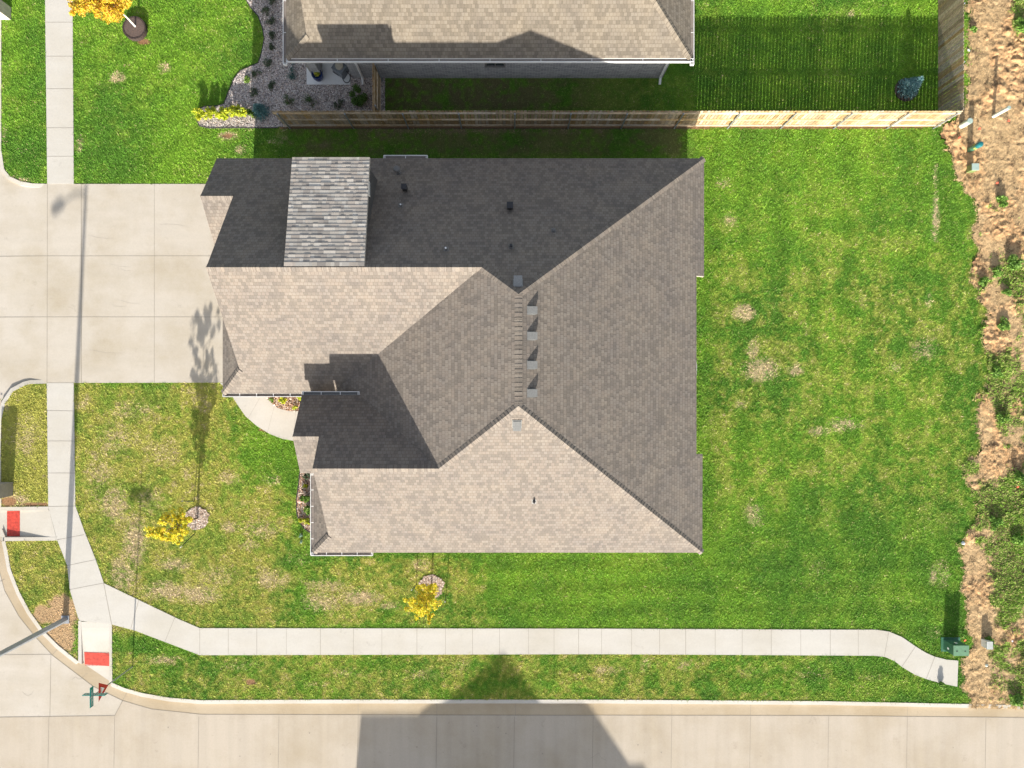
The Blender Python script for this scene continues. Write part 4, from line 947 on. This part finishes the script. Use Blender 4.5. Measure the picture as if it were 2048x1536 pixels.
def spruce(px_, py_, r, h, label, n=1500, cols=BLU):
    X, Y = W(px_, py_); t = empty('blue_spruce', (X, Y, 0), label, 'spruce'); mb = MB(); mb.tube([(X,Y,0),(X,Y,h)], [.03,.006], 6); mb.build('trunk', M_bark, t)
    V = []; c = []; 
    z = h*(.05+.95*RS_.rand(n)**1.3); a = RS_.randint(0, 11, n)*.571+np.floor(z/h*7)*1.3+RS_.randn(n)*.12; q = r*(1-z/h)*(.25+.85*RS_.rand(n))+.02
    x = X+q*np.cos(a); y = Y+q*np.sin(a); zz = z+q*.25
    d = np.stack([np.cos(a)+RS_.randn(n)*.5, np.sin(a)+RS_.randn(n)*.5, .45+RS_.randn(n)*.4], 1); d /= np.linalg.norm(d, axis=1)[:, None]; s = np.cross(d, RS_.randn(n, 3)); s /= np.linalg.norm(s, axis=1)[:, None]
    p = np.stack([x, y, zz], 1); L = .055; V = np.empty((n, 3, 3)); V[:, 0] = p-s*.014; V[:, 1] = p+s*.014; V[:, 2] = p+d*L*(1+RS_.rand(n))[:, None]
    cc = np.array(cols)[RS_.randint(0, len(cols), n)]*(.7+.6*RS_.rand(n))[:, None]
    npmesh('needles', V.reshape(-1, 3), np.arange(n*3).reshape(n, 3), M_leaf, cc, t, (X, Y, 0)); return t
spruce(526,228,.33,.9,'small blue spruce at the left end of the long fence',2600)
X, Y = W(1812,180); mb = MB(); mb.lathe((X,Y,0), [(.5,-.02),(.5,.045),(.47,.045)], 26); mb.build
pr = tag(mb.build('mulch_ring', M_soilb), 'round black mulch circle under the blue spruce in the shaded back yard', 'mulch ring')
spruce(1809,182,.42,1.25,'bushy blue spruce on a black mulch circle in the shaded back yard',3600,[(.18,.36,.38),(.26,.46,.48),(.12,.26,.28),(.36,.54,.54)])
SG = 'small dark green shrubs scattered over the gravel bed'
for i, (a, b, r, h, cl_, lb) in enumerate([(534,25,.16,.25,DG,'small dark shrub in the gravel near the top of the bed'),(544,46,.16,.25,DG,'small dark shrub just left of the white gutter corner, upper of the middle ones'),
   (548,72,.17,.28,DG,'small dark shrub in the gravel beside the bulge of the bright lawn'),(545,98,.16,.25,DG,'small dark shrub in the gravel level with the end of the roof'),
   (539,128,.17,.28,DG,'small dark shrub in the gravel left of the teal shrubs'),(515,150,.16,.24,DG,'small dark shrub near the sun line where the gravel narrows'),
   (545,171,.17,.25,DG,'small dark shrub in the gravel below and left of the lower teal shrub'),(511,188,.17,.25,DG,'small faint shrub above the blue spruce, near the sun line'),
   (584,122,.22,.35,BLU,'teal shrub half under the white gutter corner'),(584,153,.24,.38,[(.05,.14,.13),(.08,.2,.18),(.03,.09,.08)],'dark teal shrub left of the concrete pad'),
   (577,208,.24,.4,GRN,'round green shrub second from the blue spruce along the fence'),(621,206,.26,.4,GRN,'wide dark green shrub below the concrete pad'),(681,213,.22,.3,DG,'low dark shrub between the pad and the large bush by the fence'),
   (548,3,.2,.3,DG,'dark shrub cut by the top edge of the photo'),(496,161,.13,.2,LG,'light green little plant in the sunlit end of the gravel')]):
    shrub('garden_shrub', a, b, r*1.3, h*1.15, cl_, 520, .024, lb, group=SG if cl_ is DG else None)
shrub('garden_shrub', 722,200,.42,.8,[(.10,.2,.04),(.16,.28,.06),(.07,.14,.03)],2600,.035,'large round green bush beside the short reddish fence')
shrub('garden_shrub', 507,231,.26,.4,[(.12,.22,.02),(.07,.14,.03),(.2,.3,.03)],900,.035,'shrub at the shaded end of the yellow row, coloured darker for the shade, beside the blue spruce')  # continues the yellow row, house shade put into the darker leaf colours
for a, b, lb in [(404,234,'yellow green shrub at the left tip of the gravel bed'),(426,232,'yellow green shrub second from the left tip of the gravel bed'),(450,234,'yellow green shrub in the middle of the bright yellow row'),(472,230,'yellow green shrub second from the sun line in the yellow row'),(489,228,'yellow green shrub touching the house shadow line')]:
    shrub('yellow_shrub', a, b, .30, .62, YG, 900, .042, lb, group='bright yellow green shrubs in a row on the gravel tip')
shrub('yellow_shrub', 601,797,.24,.3,YG,500,.04,'bright yellow green shrub where the front gutter meets the porch roof')
shrub('yellow_shrub', 566,799,.2,.3,YG,420,.036,'yellow green plant in the middle of the small mulch bed under the gutter')
shrub('garden_plant', 544,800,.13,.2,LG,200,.03,'small olive plant at the left of the mulch bed under the gutter','plant')
shrub('yellow_shrub', 592,815,.12,.18,YG,200,.03,'small yellow plant at the lower edge of the mulch bed by the front path')
shrub('garden_plant', 614,997,.27,.5,LG,900,.05,'leafy bright green plant in the narrow bed by the long white gutter','plant')
shrub('garden_plant', 617,1018,.2,.35,LG,500,.045,'lower bright green plant in the narrow bed by the white gutter','plant')
shrub('yellow_shrub', 605,1039,.17,.2,YG,360,.03,'yellow flowering plant at the curved left end of the narrow bed')
shrub('yellow_shrub', 618,1043,.16,.2,YG,340,.03,'yellow flowering plant at the bottom of the narrow bed by the gutter')
shrub('garden_plant', 618,950,.18,.4,DG,400,.04,'dark green plant at the top of the narrow bed','plant')
shrub('garden_plant', 612,973,.12,.15,YG,150,.03,'tiny yellowish plant near the top of the narrow bed','plant')
X, Y = W(600,1002); mb = MB(); mb.lathe((X,Y,0), [(.09,0),(.1,.05),(.06,.09),(.01,.1)], 8); tag(mb.build('stone', simple('pink_stone', (.62,.33,.27), .8)), 'small pinkish stone on the edge of the narrow bed', 'stone')
for b, lb in ((1070,'pale green round plant just below the curved black edging, upper of two'),(1082,'pale bluish green round plant, lower of the two by the white gutter corner')):
    shrub('garden_plant', 603, b, .09, .12, [(.3,.45,.32),(.4,.55,.45)], 160, .025, lb, 'plant')
# big weeds in the rough strip
wi = 0
for (a, b, r, h, lb) in [(2020,530,.42,.45,'broad leafy weed in the rough strip at the right edge, beside dry straw'),(1990,545,.28,.35,'leafy weed left of the broad one at the right edge'),(2008,588,.2,.3,'small upright weed below the broad leafy one'),
   (1962,565,.24,.25,'low weed on the lawn edge right of the dry streak'),(2000,650,.3,.3,'dark weed patch plant in pale straw at mid height'),(1998,405,.3,.3,'weed clump below the green utility box'),(1985,748,.3,.35,'dark green grassy weed clump at the lawn edge'),
   (1998,835,.26,.3,'green weed clump between straw tracks'),(2036,958,.4,.5,'dark leafy weed near the orange flag at the right edge'),(1985,1045,.32,.35,'weed clump inside the curve of bare soil'),(2030,1075,.3,.3,'leafy weed right of the curved bare track'),
   (1975,1282,.26,.3,'weed growing left of the white utility box'),(1880,1370,.16,.3,'tall thin weed overhanging the end of the sidewalk'),(2028,1395,.32,.35,'leafy weed beside the road curb at the right edge'),(2040,60,.45,.4,'green weeds at the top right corner'),(1946,60,.15,.2,'tiny weed in a scrape beside the weathered fence')]:
    shrub('weed', a, b, r, h, [(.15,.30,.05),(.22,.40,.07),(.3,.48,.1),(.10,.2,.04)], int(900*r/.3), .045, lb, 'weed')

# ------------------------------------------------------------------ objects on the neighbour's pad
PADX = [(614,120),(701,120),(701,170),(614,170)]
mb = MB(); x0, y0 = W(614,170); x1, y1 = W(701,86); mb.box(x0,y0,-.05,x1,y1,.06); tag(mb.build('porch_slab', simple('pale_slab', (.74,.74,.73), .8, var=.04)), kind='structure')
X, Y = W(634,140); t = empty('stone_pedestal', (X, Y, .06), 'grey stone square pedestal with a white top on the concrete pad', 'pedestal')
mb = MB(); mb.box(X-.24,Y-.2,.06,X+.24,Y+.3,.85); mb.build('body', M_pstone, t); mb = MB(); mb.box(X-.15,Y+.0,.853,X+.15,Y+.28,.89); mb.build('white_top', M_white, t)
X, Y = W(640,158); t = empty('flower_pot', (X, Y, .06), 'glossy dark blue pot with a yellow green plant on the pad corner', 'flower pot')
mb = MB(); mb.lathe((X,Y,.06), [(.14,0),(.2,.12),(.235,.3),(.22,.42),(.235,.46),(.2,.46),(.19,.38),(.01,.375)], 22); mb.build('pot', M_blue, t, smooth=True)
V, F, c = leaves(260, [(X,Y,.5),(X+.05,Y-.03,.53)], [.12,.08], .035, [(.4,.48,.04),(.3,.4,.05),(.6,.5,.05)]); npmesh('plant', V, F, M_leaf, c, t, (X,Y,.06))
X, Y = W(684,146); t = empty('hose_reel_box', (X, Y, .06), 'slate grey box with a round drum top on the pad near the downspout', 'hose reel')
Mx = Matrix.Translation((X, Y, .06)) @ Matrix.Rotation(-.6, 4, 'Z'); mb = MB(); mb.box(-.26,-.2,0,.26,.26,.5,0,Mx); mb.build('body', M_grey, t)
mb = MB(); mb.lathe((0,.05,.5), [(.17,0),(.17,.07),(.01,.075)], 18, 0, Mx); mb.build('drum', simple('beige_drum', (.42,.38,.3), .6), t)
mb = MB(); mb.tube([Mx @ Vector(q) for q in ((-.2,-.26,.3),(.1,-.26,.3))], .015); mb.build('handle', M_dark, t)
X, Y = W(695,158); mb = MB(); mb.tube([(X+.17*math.sin(a)*(1 if math.cos(a) < 0 else math.sqrt(max(.15,1-math.cos(a)**2))), Y+.22*math.cos(a), .12+.1*(math.cos(a)+1)) for a in [6.283*i/24 for i in range(25)]], .018, 6)
tag(mb.build('garden_hose', M_dark), 'black hose loop hanging over the pad corner beside the grey box', 'hose')

# ------------------------------------------------------------------ street furniture
X, Y = W(131,1239); t = empty('street_lamp', (X, Y, 0), 'tall grey street lamp pole standing at the road corner', 'street lamp')
HL = 6.85
mb = MB(); mb.tube([(X,Y,0),(X,Y,3.5),(X,Y,HL)], [.125,.105,.065], 8); mb.build('pole', M_pole, t)
mb = MB(); mb.box(X-.17,Y-.17,-.02,X+.17,Y+.17,.03); mb.build('base_plate', M_pole, t)
ad = Vector((-1.25,-.95,0)); mb = MB(); top = Vector((X,Y,HL-.15)); mb.tube([top, top+ad*.4+Vector((0,0,.12)), top+ad*.85+Vector((0,0,.12))], [.04,.035,.03], 8); mb.build('arm', M_pole, t)
Mx = Matrix.Translation(top+ad*1.0+Vector((0,0,.12))) @ Matrix.Rotation(math.atan2(ad.y,ad.x), 4, 'Z'); mb = MB()
mb.box(-.32,-.13,-.05,.26,.13,.05,0,Mx); mb.box(-.22,-.1,.05,.12,.1,.09,0,Mx); lh = mb.build('lamp_head', M_pole, t)
mb = MB(); mb.box(-.15,-.09,-.075,.2,.09,-.052,0,Mx); mb.build('lens', M_ventg, lh)
# corner sign
X, Y = W(265,1333); t = empty('road_sign', (X, Y, 0), 'thin post with a red and white yield sign and two green street name blades', 'road sign')
mb = MB(); mb.tube([(X,Y,-.05),(X,Y,3.02)], .028, 8); mb.build('post', M_galv, t)
def tri(zc, s, x, z_up):
    return [(x, Y-s/2, zc+z_up), (x, Y+s/2, zc+z_up), (x, Y, zc+z_up-s*.866)]
mb = MB(); a = tri(2.51,.76,X+.034,.0); b = tri(2.51,.76,X+.030,.0)
mb.face(a); mb.face(b[::-1])
for i in range(3): mb.face([a[i],a[(i+1)%3],b[(i+1)%3],b[i]])
ys_ = mb.build('yield_panel', M_signred, t)
mb = MB(); q = [(X+.037, Y-.155, 2.385), (X+.037, Y+.155, 2.385), (X+.037, Y, 2.385-.268)]; mb.face(q); mb.build('white_triangle', M_signwhite, ys_)
def text(s, size, parent, m, Mx, name='lettering', sx=1.0):
    cu = bpy.data.curves.new('t', 'FONT'); cu.body = s; cu.size = size; cu.align_x = 'CENTER'; cu.align_y = 'CENTER'; cu.extrude = .001
    ob = bpy.data.objects.new('t', cu); C.objects.link(ob); dg = bpy.context.evaluated_depsgraph_get(); me = bpy.data.meshes.new_from_object(ob.evaluated_get(dg)); bpy.data.objects.remove(ob)
    me.transform(Mx @ Matrix.Diagonal((sx, 1, 1, 1))); me.materials.clear(); me.materials.append(m); o = bpy.data.objects.new(name, me); C.objects.link(o); o.parent = parent; o.location = -parent_world(parent); return o
# text plane facing +x: local x -> +y, local y -> +z
ME = Matrix(((0,0,1,X+.0395),(1,0,0,Y),(0,1,0,2.345),(0,0,0,1)))
text('YIELD', .075, ys_, M_signred, ME, sx=1.0)
def blade(axis, z, L, parent):
    mb = MB()
    if axis == 'y': mb.box(X-.012-.0, Y-L/2, z-.1, X+.012, Y+L/2, z+.1)
    else: mb.box(X-L/2, Y-.012, z-.1, X+L/2, Y+.012, z+.1)
    b_ = mb.build('name_blade', M_signgreen, parent); mb = MB(); r = random.Random(4 if axis == 'y' else 9); s = -L/2+.07
    while s < L/2-.09:                            # worn letter strokes, unreadable in the photo
        wd = r.choice((.022,.035,.03)); hh = .055
        for e_ in (1, -1):
            for (a0, a1, z0, z1) in ((s, s+.010, -hh, hh), (s, s+wd, hh-.014, hh)) if r.random() < .6 else ((s, s+.010, -hh, hh), (s+wd-.01, s+wd, -hh, hh)):
                if axis == 'y': mb.box(X+e_*.0135-.001, Y+a0, z+z0, X+e_*.0135+.001, Y+a1, z+z1)
                else: mb.box(X+a0, Y+e_*.0135-.001, z+z0, X+a1, Y+e_*.0135+.001, z+z1)
        s += wd+.026+(.04 if r.random() < .15 else 0)
    mb.build('lettering', M_signwhite, b_)
blade('y', 2.92, .78, t); blade('x', 2.70, .9, t)
# pillars by the left edge
def pillar(x0, x1, y0, y1, h, label, m):
    a = W(x0, y1); b = W(x1, y0); c = ((a[0]+b[0])/2, (a[1]+b[1])/2, 0); t = empty('mailbox_pillar', c, label, 'mailbox pillar')
    mb = MB(); mb.box(a[0],a[1],-.05,b[0],b[1],h); mb.build('body', m, t)
    mb = MB(); mb.box(a[0]-.03,a[1]-.03,h,b[0]+.03,b[1]+.03,h+.07); cp = mb.build('cap', M_curb, t)
    mb = MB(); mb.box(a[0]-.012,(a[1]+b[1])/2-.16,h-.5,a[0]-.002,(a[1]+b[1])/2+.16,h-.2); mb.build('mail_door', M_dark, t)
M_smooth1 = simple('tan_stone', (.50,.45,.37), .85, scale=6); M_smooth2 = simple('grey_brown_stone', (.27,.25,.22), .85, scale=8, bump=.01)
pillar(-2,26.5,964,991,1.12,'grey brown mailbox pillar on the left verge above the red ramp panel',M_smooth2)
pillar(-4,22.5,15,40,1.15,'cream and grey mailbox pillar at the top left corner',M_smooth1)
# utility things at right
def cyl(name, a, b, h, r, m, label, cat, dome=False, stickers=False):
    X, Y = W(a, b); t = empty(name, (X, Y, 0), label, cat); mb = MB()
    mb.lathe((X,Y,0), [(r,-.05),(r,h-.05 if dome else h)] , 18); bd = mb.build('body', m, t, smooth=False)
    mb = MB()
    if dome: mb.lathe((X,Y,h-.05), [(r*1.06,-.16),(r*1.06,0),(r*.8,.06),(.01,.08)], 18)
    else: mb.lathe((X,Y,h), [(r*1.05,-.04),(r*1.05,.006),(r*.9,.01)], 18)
    mb.build('cap', M_teal if dome else M_pvcg, t)
    if stickers:
        for an in (2.6, 4.3): 
            mb = MB(); q = [(X+(r+.004)*math.cos(an+s_), Y+(r+.004)*math.sin(an+s_), z) for s_, z in ((-.35,.38),(.35,.38),(.35,.55),(-.35,.55))]; mb.face(q); mb.build('label_sticker', M_yel, bd)
    return t
M_pvcg = simple('grey_green_cap', (.34,.44,.40), .5)
cyl('marker_post', 1986,233,.97,.075,M_pvc,'tall thin white marker post at the far right, leaning look, casting a long shadow','marker post')
cyl('vent_pipe', 1922,252,.6,.115,M_pvc,'short wide pale green capped pipe at the fence corner','pipe')
cyl('utility_pedestal', 1938,300,.78,.115,M_tgreen,'round teal utility pedestal with yellow stickers near the fence corner','utility pedestal',dome=True,stickers=True)
def ubox(a0, a1, b0, b1, h, m, mt, label, name='utility_box', handle=True):
    p = W(a0, b1); q = W(a1, b0); t = empty(name, ((p[0]+q[0])/2, (p[1]+q[1])/2, 0), label, 'utility box')
    mb = MB(); mb.box(p[0],p[1],-.05,q[0],q[1],h-.04); mb.build('body', m, t)
    mb = MB(); mb.box(p[0]-.012,p[1]-.012,h-.04,q[0]+.012,q[1]+.012,h); ld = mb.build('lid', mt, t)
    return t, p, q
ubox(1931,1944,334,346,.45,M_olive,M_pvcg,'small olive green utility box with a grey lid on the dirt strip')
t, p, q = ubox(1886,1915,1279,1298,.74,M_tgreen,M_tgreen_l if False else simple('green_lid', (.13,.25,.15), .45),'dark green electrical transformer box at the end of the long sidewalk','transformer_box')
mb = MB(); mb.box(p[0]-.1,p[1]-.1,-.05,q[0]+.1,q[1]+.1,.03); mb.build('pad', M_tgreen, t)
mb = MB(); mb.box(p[0]+.12,q[1]-.004,.5,p[0]+.2,q[1]+.006,.56); mb.box(q[0]-.2,q[1]-.004,.5,q[0]-.12,q[1]+.006,.56); mb.build('latch', M_dark, t)
mb = MB(); mb.box(q[0]-.38,q[1]+.001,.35,q[0]-.28,q[1]+.008,.47); mb.box(p[0]-.008,p[1]+.12,.3,p[0]-.001,p[1]+.2,.4); mb.build('label_sticker', M_white, t)
mb = MB()
for s0 in (.1, .45): mb.box(p[0]+s0,p[1]+.17,.7405,p[0]+s0+.06,p[1]+.2,.75)
mb.build('lid_slot', M_dark, t)
ubox(1961,1972,1277,1291,.42,simple('translucent_white', (.66,.68,.64), .4),simple('white_lid', (.42,.44,.42), .5),'small whitish utility box standing among weeds right of the transformer')
def flag(a, b, h, col, label):
    X, Y = W(a, b); t = empty('marker_flag', (X, Y, 0), label, 'marker flag'); mb = MB(); mb.tube([(X,Y,0),(X,Y,h)], .003, 4); mb.build('wire', M_galv, t)
    mb = MB(); mb.face([(X,Y,h),(X+.09,Y+.02,h-.02),(X+.10,Y-.05,h-.05),(X+.01,Y-.07,h-.04)]); mb.face([(X,Y,h-.001),(X+.01,Y-.07,h-.045),(X+.02,Y-.02,h-.11),(X+.05,Y+.02,h-.1)]); mb.build('flag', col, t)
M_orf = simple('orange_red', (.75,.10,.05), .6)
for a, b, lb in [(1952,259,'red marker flag between the pale pipe and the teal pedestal'),(2043,178,'red marker flag at the right edge beyond the tall marker post'),(1987,367,'red marker flag right of the olive utility box'),(1912,277,'orange marker flag on the lawn corner below the fence end'),
                 (1923,1277,'red marker flag touching the transformer box'),(2028,972,'orange marker flag among dark weeds at the right edge'),(2034,1068,'orange marker flag at the end of the curved bare track'),(2010,243,'red marker flag below the tall marker post')]:
    flag(a, b, .2, M_orf, lb)
def litter(a, b, r, label, m=M_white):
    X, Y = W(a, b); rr = random.Random(int(a)); mb = MB(); n = 7
    top = [(X+rr.uniform(-.3,.3)*r, Y+rr.uniform(-.3,.3)*r, r*.7+.03)]
    rg_ = [(X+r*rr.uniform(.6,1.2)*math.cos(6.283*i/n), Y+r*rr.uniform(.6,1.2)*math.sin(6.283*i/n), .03+rr.uniform(0,.03)) for i in range(n)]
    for i in range(n): mb.face([rg_[i], rg_[(i+1)%n], top[0]])
    tag(mb.build('litter', m), label, 'litter')
litter(1925,1086,.09,'crumpled white litter on the lawn edge above the bare soil')
litter(1936,101,.08,'pale crumpled rag in the dirt right of the weathered fence',M_pvc)
litter(2023,1281,.05,'small white scrap right of the whitish utility box')
litter(1972,1330,.09,'pale flat scrap in the dirt below the whitish utility box',M_pvc)
